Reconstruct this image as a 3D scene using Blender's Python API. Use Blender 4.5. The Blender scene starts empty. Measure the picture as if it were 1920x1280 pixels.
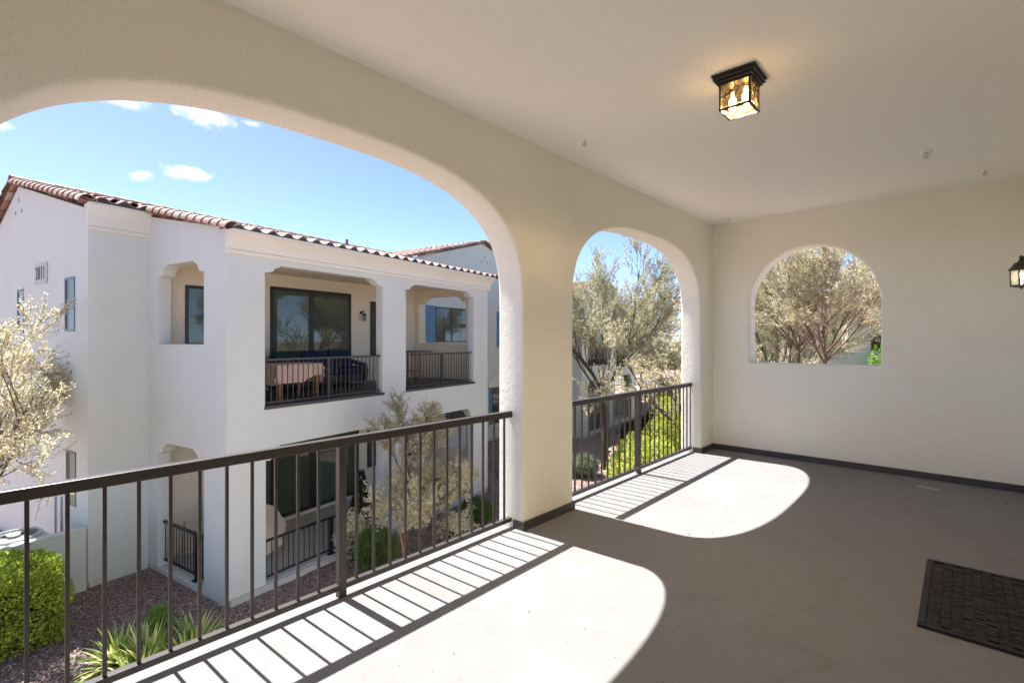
import bpy, bmesh, math, random
import numpy as np
from mathutils import Vector, Matrix
from mathutils.geometry import tessellate_polygon

R = math.radians
sc = bpy.context.scene
col = sc.collection
random.seed(7)

# ------------------------------------------------------------------ camera
cam_d = bpy.data.cameras.new("camera")
cam = bpy.data.objects.new("camera", cam_d)
col.objects.link(cam)
cam.location = (0, 0, 1.5)
cam.rotation_euler = (R(90), 0, math.atan2(843, 935))
cam_d.sensor_width = 36
cam_d.lens = 935 * 36 / 1920
cam_d.shift_y = -3 / 1920
cam_d.clip_start = 0.05
cam_d.clip_end = 3000
sc.camera = cam

# ------------------------------------------------------------------ render settings
sc.render.engine = 'CYCLES'
sc.cycles.use_denoising = True
try:
    sc.cycles.denoiser = 'OPENIMAGEDENOISE'
except Exception:
    pass
sc.cycles.max_bounces = 10
sc.cycles.diffuse_bounces = 6
sc.cycles.transparent_max_bounces = 12
sc.cycles.sample_clamp_indirect = 6
sc.view_settings.view_transform = 'Standard'
sc.view_settings.look = 'None'
sc.view_settings.exposure = 3.08
sc.view_settings.gamma = 1

# ------------------------------------------------------------------ sun + sky
SUN_EL, SUN_YAW = 58.0, 3.0
sd = bpy.data.lights.new("sun", 'SUN')
sd.energy = 2.0
sd.angle = R(0.5)
sd.color = (1.0, 0.975, 0.93)
sun = bpy.data.objects.new("sun", sd)
col.objects.link(sun)
to_sun = Vector((-math.cos(R(SUN_YAW)) * math.cos(R(SUN_EL)), -math.sin(R(SUN_YAW)) * math.cos(R(SUN_EL)), math.sin(R(SUN_EL))))
sun.rotation_euler = to_sun.to_track_quat('Z', 'Y').to_euler()
sun.location = to_sun * 40

world = bpy.data.worlds.new("World")
sc.world = world
world.use_nodes = True
wn, wl = world.node_tree.nodes, world.node_tree.links
wn.clear()
w_out = wn.new("ShaderNodeOutputWorld")
w_bg = wn.new("ShaderNodeBackground")
w_bg.inputs[1].default_value = 0.06
sky = wn.new("ShaderNodeTexSky")
sky.sky_type = 'NISHITA'
sky.sun_disc = False
sky.sun_elevation = R(SUN_EL)
sky.sun_rotation = R(270 - SUN_YAW)
sky.air_density = 0.27
sky.dust_density = 0.2
sky.ozone_density = 1.0
w_tc = wn.new("ShaderNodeTexCoord")
w_ns = wn.new("ShaderNodeTexNoise")
w_ns.inputs['Scale'].default_value = 34
w_ns.inputs['Detail'].default_value = 6
w_ns.inputs['Roughness'].default_value = 0.62
wl.new(w_tc.outputs['Generated'], w_ns.inputs['Vector'])
# small fair-weather clouds: (direction, half width, half height, density)
prev = sky.outputs[0]
CLOUDS = [((-0.8966, 0.2611, 0.3577), 0.0416, 0.0153, 0.64), ((-0.9218, 0.1597, 0.3534), 0.0288, 0.0085, 0.48), ((-0.9314, 0.2446, 0.2696), 0.0288, 0.0106, 0.72), ((-0.9482, 0.1908, 0.2542), 0.0152, 0.0085, 0.6), ((-0.9568, 0.0409, 0.2878), 0.016, 0.0068, 0.32), ((-0.8756, 0.324, 0.3582), 0.016, 0.0043, 0.24)]
w_mask = None
for (d, hw, hh, dens) in CLOUDS:
    d = Vector(d).normalized()
    sub = wn.new("ShaderNodeVectorMath"); sub.operation = 'SUBTRACT'
    sub.inputs[1].default_value = d
    wl.new(w_tc.outputs['Generated'], sub.inputs[0])
    mul = wn.new("ShaderNodeVectorMath"); mul.operation = 'MULTIPLY'
    mul.inputs[1].default_value = (1 / hw, 1 / hw, 1 / hh)
    wl.new(sub.outputs[0], mul.inputs[0])
    ln = wn.new("ShaderNodeVectorMath"); ln.operation = 'LENGTH'
    wl.new(mul.outputs[0], ln.inputs[0])
    a1 = wn.new("ShaderNodeMath"); a1.operation = 'MULTIPLY_ADD'
    a1.inputs[1].default_value = 2.6; a1.inputs[2].default_value = -1.3
    wl.new(w_ns.outputs[0], a1.inputs[0])
    a2 = wn.new("ShaderNodeMath"); a2.operation = 'ADD'
    wl.new(a1.outputs[0], a2.inputs[0]); wl.new(ln.outputs['Value'], a2.inputs[1])
    mr = wn.new("ShaderNodeMapRange"); mr.interpolation_type = 'SMOOTHSTEP'
    mr.inputs['From Min'].default_value = 1.3; mr.inputs['From Max'].default_value = -0.15
    mr.inputs['To Min'].default_value = 0; mr.inputs['To Max'].default_value = dens
    wl.new(a2.outputs[0], mr.inputs['Value'])
    if w_mask is None:
        w_mask = mr.outputs[0]
    else:
        mx = wn.new("ShaderNodeMath"); mx.operation = 'MAXIMUM'
        wl.new(w_mask, mx.inputs[0]); wl.new(mr.outputs[0], mx.inputs[1])
        w_mask = mx.outputs[0]
w_mix = wn.new("ShaderNodeMix"); w_mix.data_type = 'RGBA'
wl.new(w_mask, w_mix.inputs['Factor'])
wl.new(prev, w_mix.inputs['A'])
w_mix.inputs['B'].default_value = (5.2, 5.1, 5.2, 1)
wl.new(w_mix.outputs['Result'], w_bg.inputs[0])
wl.new(w_bg.outputs[0], w_out.inputs[0])


# ------------------------------------------------------------------ materials
def new_mat(name):
    m = bpy.data.materials.new(name)
    m.use_nodes = True
    nt = m.node_tree
    b = nt.nodes['Principled BSDF']
    return m, nt, b


def coords(nt):
    return nt.nodes.new("ShaderNodeTexCoord").outputs['Object']


def noise(nt, vec, scale, detail=4, rough=.55):
    n = nt.nodes.new("ShaderNodeTexNoise")
    n.inputs['Scale'].default_value = scale
    n.inputs['Detail'].default_value = detail
    n.inputs['Roughness'].default_value = rough
    nt.links.new(vec, n.inputs['Vector'])
    return n.outputs[0]


def ramp(nt, fac, stops):
    r = nt.nodes.new("ShaderNodeValToRGB")
    e = r.color_ramp.elements
    while len(e) < len(stops):
        e.new(0.5)
    for el, (p, c) in zip(e, stops):
        el.position = p
        el.color = (*c, 1)
    nt.links.new(fac, r.inputs[0])
    return r.outputs[0]


def bump(nt, b, height, strength, dist):
    n = nt.nodes.new("ShaderNodeBump")
    n.inputs['Strength'].default_value = strength
    n.inputs['Distance'].default_value = dist
    nt.links.new(height, n.inputs['Height'])
    nt.links.new(n.outputs[0], b.inputs['Normal'])


def sc3(c, k):
    return tuple(min(1, x * k) for x in c)


def m_stucco(name, c, scale=70, strength=.35, dist=.006, var=.05, streak=0.0):
    m, nt, b = new_mat(name)
    v = coords(nt)
    big = noise(nt, v, .9, 6, .62)
    colr = ramp(nt, big, [(.3, sc3(c, 1 - var)), (.7, sc3(c, 1 + var * .6))])
    fine = noise(nt, v, scale * 1.1, 3, .65)
    mx = nt.nodes.new("ShaderNodeMix"); mx.data_type = 'RGBA'; mx.blend_type = 'MULTIPLY'
    mx.inputs['Factor'].default_value = .4
    nt.links.new(colr, mx.inputs['A'])
    nt.links.new(ramp(nt, fine, [(.35, (.74, .74, .74)), (.6, (1, 1, 1))]), mx.inputs['B'])
    res = mx.outputs['Result']
    if streak:
        mp = nt.nodes.new("ShaderNodeMapping")
        mp.inputs['Scale'].default_value = (3.2, 3.2, .22)
        nt.links.new(v, mp.inputs['Vector'])
        st = noise(nt, mp.outputs[0], 1.6, 6, .65)
        mx2 = nt.nodes.new("ShaderNodeMix"); mx2.data_type = 'RGBA'; mx2.blend_type = 'MULTIPLY'
        mx2.inputs['Factor'].default_value = streak
        nt.links.new(res, mx2.inputs['A'])
        nt.links.new(ramp(nt, st, [(.36, (.80, .77, .70)), (.56, (1, 1, 1))]), mx2.inputs['B'])
        res = mx2.outputs['Result']
    nt.links.new(res, b.inputs['Base Color'])
    b.inputs['Roughness'].default_value = .92
    b.inputs['Specular IOR Level'].default_value = .2
    add = nt.nodes.new("ShaderNodeMath"); add.operation = 'MULTIPLY_ADD'
    add.inputs[1].default_value = 1.6
    nt.links.new(noise(nt, v, scale * .16, 4, .6), add.inputs[0])
    nt.links.new(noise(nt, v, scale, 4, .65), add.inputs[2])
    bump(nt, b, add.outputs[0], strength, dist)
    return m


def m_plain(name, c, rough=.5, metal=0.0, var=.12, scale=9, bstr=0.0, bscale=200, spec=.5):
    m, nt, b = new_mat(name)
    v = coords(nt)
    n = noise(nt, v, scale, 5)
    nt.links.new(ramp(nt, n, [(.3, sc3(c, 1 - var)), (.7, sc3(c, 1 + var))]), b.inputs['Base Color'])
    b.inputs['Roughness'].default_value = rough
    b.inputs['Metallic'].default_value = metal
    b.inputs['Specular IOR Level'].default_value = spec
    if bstr:
        bump(nt, b, noise(nt, v, bscale, 3), bstr, .003)
    return m


def m_leaf(name, cols, trans=.35, rough=.55):
    m, nt, b = new_mat(name)
    g = nt.nodes.new("ShaderNodeNewGeometry")
    n = len(cols)
    c = ramp(nt, g.outputs['Random Per Island'], [(i / max(1, n - 1), x) for i, x in enumerate(cols)])
    nt.links.new(c, b.inputs['Base Color'])
    b.inputs['Roughness'].default_value = rough
    b.inputs['Specular IOR Level'].default_value = .3
    tr = nt.nodes.new("ShaderNodeBsdfTranslucent")
    nt.links.new(c, tr.inputs[0])
    ms = nt.nodes.new("ShaderNodeMixShader")
    ms.inputs[0].default_value = trans
    out = nt.nodes['Material Output']
    nt.links.new(b.outputs[0], ms.inputs[1])
    nt.links.new(tr.outputs[0], ms.inputs[2])
    nt.links.new(ms.outputs[0], out.inputs[0])
    return m


def m_tile(name):
    m, nt, b = new_mat(name)
    at = nt.nodes.new("ShaderNodeAttribute"); at.attribute_name = 'tint'
    c = ramp(nt, at.outputs['Fac'], [(0, (.20, .105, .082)), (.4, (.27, .145, .112)), (.7, (.33, .20, .155)), (.92, (.38, .265, .215)), (1, (.44, .36, .32))])
    v = coords(nt)
    mx = nt.nodes.new("ShaderNodeMix"); mx.data_type = 'RGBA'; mx.blend_type = 'MULTIPLY'
    mx.inputs['Factor'].default_value = .6
    nt.links.new(c, mx.inputs['A'])
    nt.links.new(ramp(nt, noise(nt, v, 14, 5), [(.3, (.7, .68, .66)), (.65, (1, 1, 1))]), mx.inputs['B'])
    nt.links.new(mx.outputs['Result'], b.inputs['Base Color'])
    b.inputs['Roughness'].default_value = .75
    return m


def m_emit(name, c, strength):
    m, nt, b = new_mat(name)
    b.inputs['Base Color'].default_value = (*c, 1)
    b.inputs['Emission Color'].default_value = (*c, 1)
    b.inputs['Emission Strength'].default_value = strength
    return m


M = {}
M['paint'] = m_stucco('balcony_stucco', (.93, .905, .785), 105, .7, .009, .035)
M['white'] = m_stucco('white_stucco', (.68, .69, .63), 60, .35, .008, .03, .08)
M['cream'] = m_stucco('cream_trim', (.80, .755, .65), 60, .2, .004, .03)
M['tan'] = m_stucco('tan_stucco', (.78, .70, .555), 60, .3, .005, .03)
M['footing'] = m_stucco('painted_footing', (.68, .66, .60), 50, .25, .004, .06)
M['ceiling'] = m_stucco('smooth_ceiling', (.94, .915, .84), 150, .01, .001, .01)
M['bronze'] = m_plain('bronze_metal', (.043, .034, .028), .42, 0, .18, 14, .1, 120, .45)
for nd in M['bronze'].node_tree.nodes:
    if nd.type == 'BSDF_PRINCIPLED':
        nd.inputs['Roughness'].default_value = .36
        nd.inputs['Coat Weight'].default_value = .12
        nd.inputs['Coat Roughness'].default_value = .22
        nd.inputs['Coat IOR'].default_value = 1.5
M['black'] = m_plain('black_metal', (.012, .012, .013), .4, 0, .2, 14)
M['fascia'] = m_plain('dark_fascia', (.062, .056, .057), .6, 0, .12, 8, .15, 60)
M['bframe'] = m_plain('dark_frame', (.022, .018, .016), .4, 0, .15, 20)
M['bird'] = m_plain('eave_closure', (.05, .05, .05), .8)
M['tile'] = m_tile('roof_tile')
M['concrete'] = m_stucco('concrete', (.56, .53, .49), 50, .25, .004, .08)
M['wood'] = m_plain('orange_wood', (.36, .14, .045), .45, 0, .3, 12)
M['stake'] = m_plain('stake_wood', (.52, .27, .12), .7, 0, .25, 12)
M['greywood'] = m_plain('grey_top', (.12, .115, .11), .5, 0, .2, 10)
M['cloth'] = m_plain('tan_cloth', (.60, .40, .31), .9, 0, .08, 5, .2, 300)
M['navy'] = m_plain('navy_cushion', (.006, .017, .058), .9, 0, .15, 6, .3, 250)
M['teal'] = m_plain('green_cushion', (.010, .045, .036), .9, 0, .15, 6)
M['wicker'] = m_plain('wicker', (.055, .042, .035), .65, 0, .5, 60, .8, 120)
M['shutter'] = m_plain('blue_shutter', (.105, .235, .40), .6, 0, .06, 6)
M['greypaint'] = m_plain('ac_metal', (.50, .50, .48), .5, 0, .08, 6)
M['darkgrill'] = m_plain('dark_grill', (.03, .035, .045), .5)
M['beige'] = m_plain('beige_canvas', (.68, .57, .46), .9, 0, .06, 4, .2, 200)
M['beige_in'] = m_plain('canvas_lining', (.24, .15, .10), .9, 0, .1, 4)  # brown tone paints the shade on the underside of the canopy
M['red'] = m_plain('red_glaze', (.20, .018, .018), .25, 0, .15, 6)
M['bluegrey'] = m_plain('blue_grey_glaze', (.10, .13, .16), .4)
M['mat'] = m_plain('black_rubber', (.0085, .009, .0105), .6, 0, .35, 18, .3, 150)
M['tape'] = m_plain('tape', (.42, .40, .37), .6)
M['litter'] = m_leaf('dry_bits', [(.05, .035, .025), (.10, .06, .04), (.20, .14, .08), (.05, .03, .03), (.45, .42, .36)], .1)
M['bark'] = m_plain('bark', (.15, .09, .068), .9, 0, .45, 25, .9, 40)
M['barkdark'] = m_plain('dark_bark', (.09, .062, .05), .9, 0, .45, 25, .9, 40)
M['steel'] = m_plain('hook_metal', (.10, .095, .085), .35, .8)
M['chrome'] = m_plain('sprinkler_metal', (.6, .55, .48), .3, .7)
M['plate'] = m_plain('address_stone', (.52, .50, .47), .8, 0, .05, 10)
M['numeral'] = m_plain('numeral', (.07, .065, .07), .6)
M['pipe'] = m_plain('conduit', (.40, .40, .41), .5)
M['asphalt'] = m_plain('asphalt', (.10, .10, .105), .95, 0, .15, 3)
M['kerb'] = m_plain('kerb', (.42, .37, .32), .9)
M['soil'] = m_plain('planting_soil', (.05, .035, .025), .95)

M['pale'] = m_leaf('silvery_leaf', [(.42, .405, .27), (.56, .53, .36), (.65, .60, .41), (.71, .63, .43), (.49, .475, .33), (.68, .51, .30)], .45)
M['palest'] = m_leaf('pale_yellow_leaf', [(.66, .59, .34), (.80, .73, .46), (.86, .80, .54), (.72, .65, .41), (.88, .80, .55)], .35)
M['olive'] = m_leaf('olive_leaf', [(.34, .335, .22), (.47, .455, .305), (.57, .54, .365), (.41, .40, .27), (.62, .55, .37)], .45)
M['dolive'] = m_leaf('dark_olive_leaf', [(.11, .115, .065), (.19, .185, .105), (.25, .235, .135), (.15, .15, .09)], .3)
M['hedge'] = m_leaf('hedge_leaf', [(.16, .21, .025), (.33, .41, .045), (.50, .60, .075), (.24, .30, .045), (.42, .52, .06)], .3, .35)
M['lime'] = m_leaf('lime_leaf', [(.30, .39, .05), (.46, .54, .08), (.57, .61, .11), (.37, .45, .08), (.53, .50, .14)], .45)
M['flower'] = m_leaf('yellow_flower', [(.70, .50, .02), (.75, .42, .02)], .3)
M['green'] = m_leaf('bush_needle', [(.06, .115, .02), (.11, .18, .03), (.16, .23, .045), (.09, .12, .03)], .3)
M['dgreen'] = m_leaf('dark_green_leaf', [(.025, .05, .015), (.05, .085, .02), (.075, .11, .03)], .25)
M['greygreen'] = m_leaf('grey_green_leaf', [(.11, .14, .085), (.19, .22, .13), (.27, .29, .19)], .25)
M['bright'] = m_leaf('bright_leaf', [(.10, .21, .02), (.18, .33, .03), (.26, .42, .05)], .4)
M['blade'] = m_leaf('striped_blade', [(.12, .20, .045), (.24, .34, .06), (.38, .46, .08), (.55, .56, .15), (.70, .67, .32), (.18, .27, .055)], .25, .4)


def m_deck():
    m, nt, b = new_mat('balcony_deck')
    v = coords(nt)
    big = noise(nt, v, .8, 6, .6)
    c = ramp(nt, big, [(.25, (.188, .190, .193)), (.5, (.209, .211, .214)), (.8, (.225, .227, .23))])
    fine = noise(nt, v, 160, 3, .7)
    mx = nt.nodes.new("ShaderNodeMix"); mx.data_type = 'RGBA'; mx.blend_type = 'MULTIPLY'
    mx.inputs['Factor'].default_value = .6
    nt.links.new(c, mx.inputs['A'])
    nt.links.new(ramp(nt, fine, [(.3, (.70, .70, .70)), (.6, (1, 1, 1))]), mx.inputs['B'])
    # old water stains, scuffs and dark flecks
    st = noise(nt, v, 1.7, 9, .72)
    mx2 = nt.nodes.new("ShaderNodeMix"); mx2.data_type = 'RGBA'; mx2.blend_type = 'MULTIPLY'
    nt.links.new(ramp(nt, st, [(.52, (0, 0, 0)), (.70, (.45, .45, .45))]), mx2.inputs['Factor'])
    nt.links.new(mx.outputs['Result'], mx2.inputs['A'])
    mx2.inputs['B'].default_value = (.88, .79, .73, 1)
    mid = noise(nt, v, 9, 6, .7)
    mx3 = nt.nodes.new("ShaderNodeMix"); mx3.data_type = 'RGBA'; mx3.blend_type = 'MULTIPLY'
    mx3.inputs['Factor'].default_value = .28
    nt.links.new(mx2.outputs['Result'], mx3.inputs['A'])
    nt.links.new(ramp(nt, mid, [(.34, (.80, .79, .78)), (.55, (1, 1, 1)), (.72, (1.0, .99, .97))]), mx3.inputs['B'])
    # thin curved tide marks
    wv = nt.nodes.new("ShaderNodeTexNoise"); wv.inputs['Scale'].default_value = .75; wv.inputs['Detail'].default_value = 2
    nt.links.new(v, wv.inputs['Vector'])
    edge = ramp(nt, wv.outputs[0], [(.535, (0, 0, 0)), (.545, (.28, .28, .28)), (.552, (0, 0, 0))])
    mx4 = nt.nodes.new("ShaderNodeMix"); mx4.data_type = 'RGBA'; mx4.blend_type = 'MULTIPLY'
    nt.links.new(edge, mx4.inputs['Factor'])
    nt.links.new(mx3.outputs['Result'], mx4.inputs['A'])
    mx4.inputs['B'].default_value = (.80, .66, .56, 1)
    vf = nt.nodes.new("ShaderNodeTexVoronoi"); vf.inputs['Scale'].default_value = 11
    nt.links.new(v, vf.inputs['Vector'])
    mx5 = nt.nodes.new("ShaderNodeMix"); mx5.data_type = 'RGBA'; mx5.blend_type = 'MULTIPLY'
    nt.links.new(ramp(nt, vf.outputs['Distance'], [(.035, (.7, .7, .7)), (.06, (0, 0, 0))]), mx5.inputs['Factor'])
    nt.links.new(mx4.outputs['Result'], mx5.inputs['A'])
    mx5.inputs['B'].default_value = (.35, .28, .24, 1)
    nt.links.new(mx5.outputs['Result'], b.inputs['Base Color'])
    b.inputs['Roughness'].default_value = .85
    b.inputs['Specular IOR Level'].default_value = .25
    bump(nt, b, noise(nt, v, 130, 4, .65), .35, .004)
    return m


def m_gravel():
    m, nt, b = new_mat('gravel_ground')
    v = coords(nt)
    vo = nt.nodes.new("ShaderNodeTexVoronoi")
    vo.inputs['Scale'].default_value = 32
    nt.links.new(v, vo.inputs['Vector'])
    wnz = nt.nodes.new("ShaderNodeTexWhiteNoise")
    nt.links.new(vo.outputs['Position'], wnz.inputs['Vector'])
    c = ramp(nt, wnz.outputs['Value'], [(0, (.14, .086, .07)), (.35, (.245, .158, .128)), (.65, (.35, .24, .20)), (.9, (.46, .345, .295)), (1, (.56, .495, .45))])
    nt.links.new(c, b.inputs['Base Color'])
    b.inputs['Roughness'].default_value = .9
    inv = nt.nodes.new("ShaderNodeMath"); inv.operation = 'SUBTRACT'
    inv.inputs[0].default_value = 1
    nt.links.new(vo.outputs['Distance'], inv.inputs[1])
    bump(nt, b, inv.outputs[0], .9, .03)
    return m


def m_stone():
    m, nt, b = new_mat('gravel_stone')
    g = nt.nodes.new("ShaderNodeNewGeometry")
    c = ramp(nt, g.outputs['Random Per Island'], [(0, (.14, .083, .066)), (.3, (.26, .155, .122)), (.55, (.36, .23, .185)), (.8, (.46, .325, .27)), (.93, (.56, .465, .42)), (1, (.72, .69, .66))])
    nt.links.new(c, b.inputs['Base Color'])
    b.inputs['Roughness'].default_value = .85
    return m


def m_pane(name, dark, light, wave=18.0, spec=.5):
    """tinted glass with the folds of a drawn curtain just showing through it"""
    m, nt, b = new_mat(name)
    v = coords(nt)
    w = nt.nodes.new("ShaderNodeTexWave")
    w.wave_type = 'BANDS'; w.bands_direction = 'Y'
    w.inputs['Scale'].default_value = wave
    w.inputs['Distortion'].default_value = 3.5
    w.inputs['Detail'].default_value = 1
    nt.links.new(v, w.inputs['Vector'])
    nt.links.new(ramp(nt, w.outputs['Fac'], [(0, dark), (1, light)]), b.inputs['Base Color'])
    b.inputs['Roughness'].default_value = .015
    b.inputs['IOR'].default_value = 1.5
    b.inputs['Specular IOR Level'].default_value = spec
    return m


def m_amber(name='amber_glass', scatter=.05, gloss=.05):
    m, nt, b = new_mat(name)
    v = coords(nt)
    n = noise(nt, v, 22, 4, .6)
    c = ramp(nt, n, [(.36, (.08, .065, .045)), (.47, (.50, .33, .14)), (.62, (.85, .62, .33))])
    tr = nt.nodes.new("ShaderNodeBsdfTransparent")
    nt.links.new(c, tr.inputs[0])
    df = nt.nodes.new("ShaderNodeBsdfTranslucent")
    nt.links.new(c, df.inputs[0])
    gl = nt.nodes.new("ShaderNodeBsdfGlossy"); gl.inputs['Roughness'].default_value = .12
    ms = nt.nodes.new("ShaderNodeMixShader"); ms.inputs[0].default_value = scatter
    nt.links.new(tr.outputs[0], ms.inputs[1]); nt.links.new(df.outputs[0], ms.inputs[2])
    m2 = nt.nodes.new("ShaderNodeMixShader"); m2.inputs[0].default_value = gloss
    nt.links.new(ms.outputs[0], m2.inputs[1]); nt.links.new(gl.outputs[0], m2.inputs[2])
    nt.links.new(m2.outputs[0], nt.nodes['Material Output'].inputs[0])
    return m


def m_frost():
    m, nt, b = new_mat('seeded_glass')
    tr = nt.nodes.new("ShaderNodeBsdfTransparent"); tr.inputs[0].default_value = (.92, .94, .96, 1)
    df = nt.nodes.new("ShaderNodeBsdfTranslucent"); df.inputs[0].default_value = (.85, .86, .88, 1)
    ms = nt.nodes.new("ShaderNodeMixShader")
    v = coords(nt)
    nt.links.new(ramp(nt, noise(nt, v, 60, 2), [(.3, (.25, .25, .25)), (.7, (.55, .55, .55))]), ms.inputs[0])
    nt.links.new(tr.outputs[0], ms.inputs[1]); nt.links.new(df.outputs[0], ms.inputs[2])
    nt.links.new(ms.outputs[0], nt.nodes['Material Output'].inputs[0])
    return m


M['deck'] = m_deck()
M['gravel'] = m_gravel()
M['stone'] = m_stone()
M['pane'] = m_pane('curtained_pane', (.024, .031, .022), (.115, .13, .098), 9)
M['paneg'] = m_pane('green_pane', (.045, .066, .047), (.11, .145, .108), 7)
M['gablepane'] = m_pane('grey_green_pane', (.20, .25, .205), (.25, .30, .25), 4, .12)
for nd in M['gablepane'].node_tree.nodes:
    if nd.type == 'BSDF_PRINCIPLED':
        nd.inputs['IOR'].default_value = 1.18
M['blinds'] = m_pane('blind_pane', (.055, .07, .05), (.11, .13, .10), 3)
M['amber'] = m_amber()
M['amber_base'] = m_amber('amber_base_glass', .004, .012)
M['frost'] = m_frost()
M['bulb'] = m_emit('warm_bulb', (1.0, .80, .52), 6)
M['led'] = m_emit('lamp_emitter', (1.0, .97, .93), 1200)  # strong added fill light for the balcony, not the bulb itself
M['flame'] = m_emit('flame_bulb', (1.0, .78, .48), 2.5)


# ------------------------------------------------------------------ mesh helpers
class MB:
    """collects shapes and links them as ONE mesh object"""

    def __init__(self):
        self.v, self.f, self.mi, self.tint, self.mats = [], [], [], [], []

    def mat(self, m):
        if m not in self.mats:
            self.mats.append(m)
        return self.mats.index(m)

    def add(self, verts, faces, m, tint=0.5):
        o = len(self.v)
        k = self.mat(m)
        self.v += [tuple(p) for p in verts]
        for f in faces:
            self.f.append([i + o for i in f])
            self.mi.append(k)
            self.tint.append(tint)

    def box(self, x0, x1, y0, y1, z0, z1, m, mtx=None):
        vs = [Vector(p) for p in ((x0, y0, z0), (x1, y0, z0), (x1, y1, z0), (x0, y1, z0), (x0, y0, z1), (x1, y0, z1), (x1, y1, z1), (x0, y1, z1))]
        if mtx:
            vs = [mtx @ p for p in vs]
        self.add(vs, [(3, 2, 1, 0), (4, 5, 6, 7), (0, 1, 5, 4), (1, 2, 6, 5), (2, 3, 7, 6), (3, 0, 4, 7)], m)

    def cbox(self, c, s, m, mtx=None):
        self.box(c[0] - s[0] / 2, c[0] + s[0] / 2, c[1] - s[1] / 2, c[1] + s[1] / 2, c[2] - s[2] / 2, c[2] + s[2] / 2, m, mtx)

    def tube(self, pts, rad, m, sides=6, cap=True):
        pts = [Vector(p) for p in pts]
        n = len(pts)
        rads = rad if isinstance(rad, (list, tuple)) else [rad] * n
        vs, fs = [], []
        ref = Vector((0.31, 0.17, 0.93)).normalized()
        for i, p in enumerate(pts):
            d = (pts[min(i + 1, n - 1)] - pts[max(i - 1, 0)])
            d = d.normalized() if d.length > 1e-9 else Vector((0, 0, 1))
            a = d.cross(ref)
            if a.length < .05:
                a = d.cross(Vector((1, 0, 0)))
            a.normalize()
            b = d.cross(a)
            for k in range(sides):
                t = 2 * math.pi * k / sides
                vs.append(p + (a * math.cos(t) + b * math.sin(t)) * rads[i])
        for i in range(n - 1):
            for k in range(sides):
                k2 = (k + 1) % sides
                fs.append((i * sides + k, i * sides + k2, (i + 1) * sides + k2, (i + 1) * sides + k))
        if cap:
            fs.append(tuple(range(sides))[::-1])
            fs.append(tuple((n - 1) * sides + k for k in range(sides)))
        self.add(vs, fs, m)

    def lathe(self, c, prof, m, sides=20):
        vs, fs = [], []
        for r, z in prof:
            for k in range(sides):
                t = 2 * math.pi * k / sides
                vs.append((c[0] + r * math.cos(t), c[1] + r * math.sin(t), c[2] + z))
        for i in range(len(prof) - 1):
            for k in range(sides):
                k2 = (k + 1) % sides
                fs.append((i * sides + k, i * sides + k2, (i + 1) * sides + k2, (i + 1) * sides + k))
        self.add(vs, fs, m)

    def build(self, name, parent=None, off=(0, 0, 0), smooth=None, bevel=0, tint=False):
        me = bpy.data.meshes.new(name)
        vs = [(p[0] - off[0], p[1] - off[1], p[2] - off[2]) for p in self.v]
        me.from_pydata(vs, [], self.f)
        for m in self.mats:
            me.materials.append(m)
        me.polygons.foreach_set('material_index', self.mi)
        if tint:
            a = me.attributes.new('tint', 'FLOAT', 'FACE')
            a.data.foreach_set('value', self.tint)
        me.update()
        if smooth is not None:
            me.shade_smooth()
            me.set_sharp_from_angle(angle=R(smooth))
        o = bpy.data.objects.new(name, me)
        col.objects.link(o)
        if parent:
            o.parent = parent
        if bevel:
            bm = o.modifiers.new('bevel', 'BEVEL')
            bm.width = bevel
            bm.segments = 2
            bm.limit_method = 'ANGLE'
        return o


def area2(l):
    return sum(l[i][0] * l[(i + 1) % len(l)][1] - l[(i + 1) % len(l)][0] * l[i][1] for i in range(len(l))) / 2


def grow(loop, d):
    """offset a CCW loop outwards by d"""
    n = len(loop)
    out = []
    for i in range(n):
        p0, p1, p2 = Vector(loop[i - 1]), Vector(loop[i]), Vector(loop[(i + 1) % n])
        e1, e2 = (p1 - p0).normalized(), (p2 - p1).normalized()
        n1, n2 = Vector((e1.y, -e1.x)), Vector((e2.y, -e2.x))
        k = 1 + n1.dot(n2)
        q = p1 + (n1 + n2) * (d / max(k, .35))
        out.append((q.x, q.y))
    return out


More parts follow.
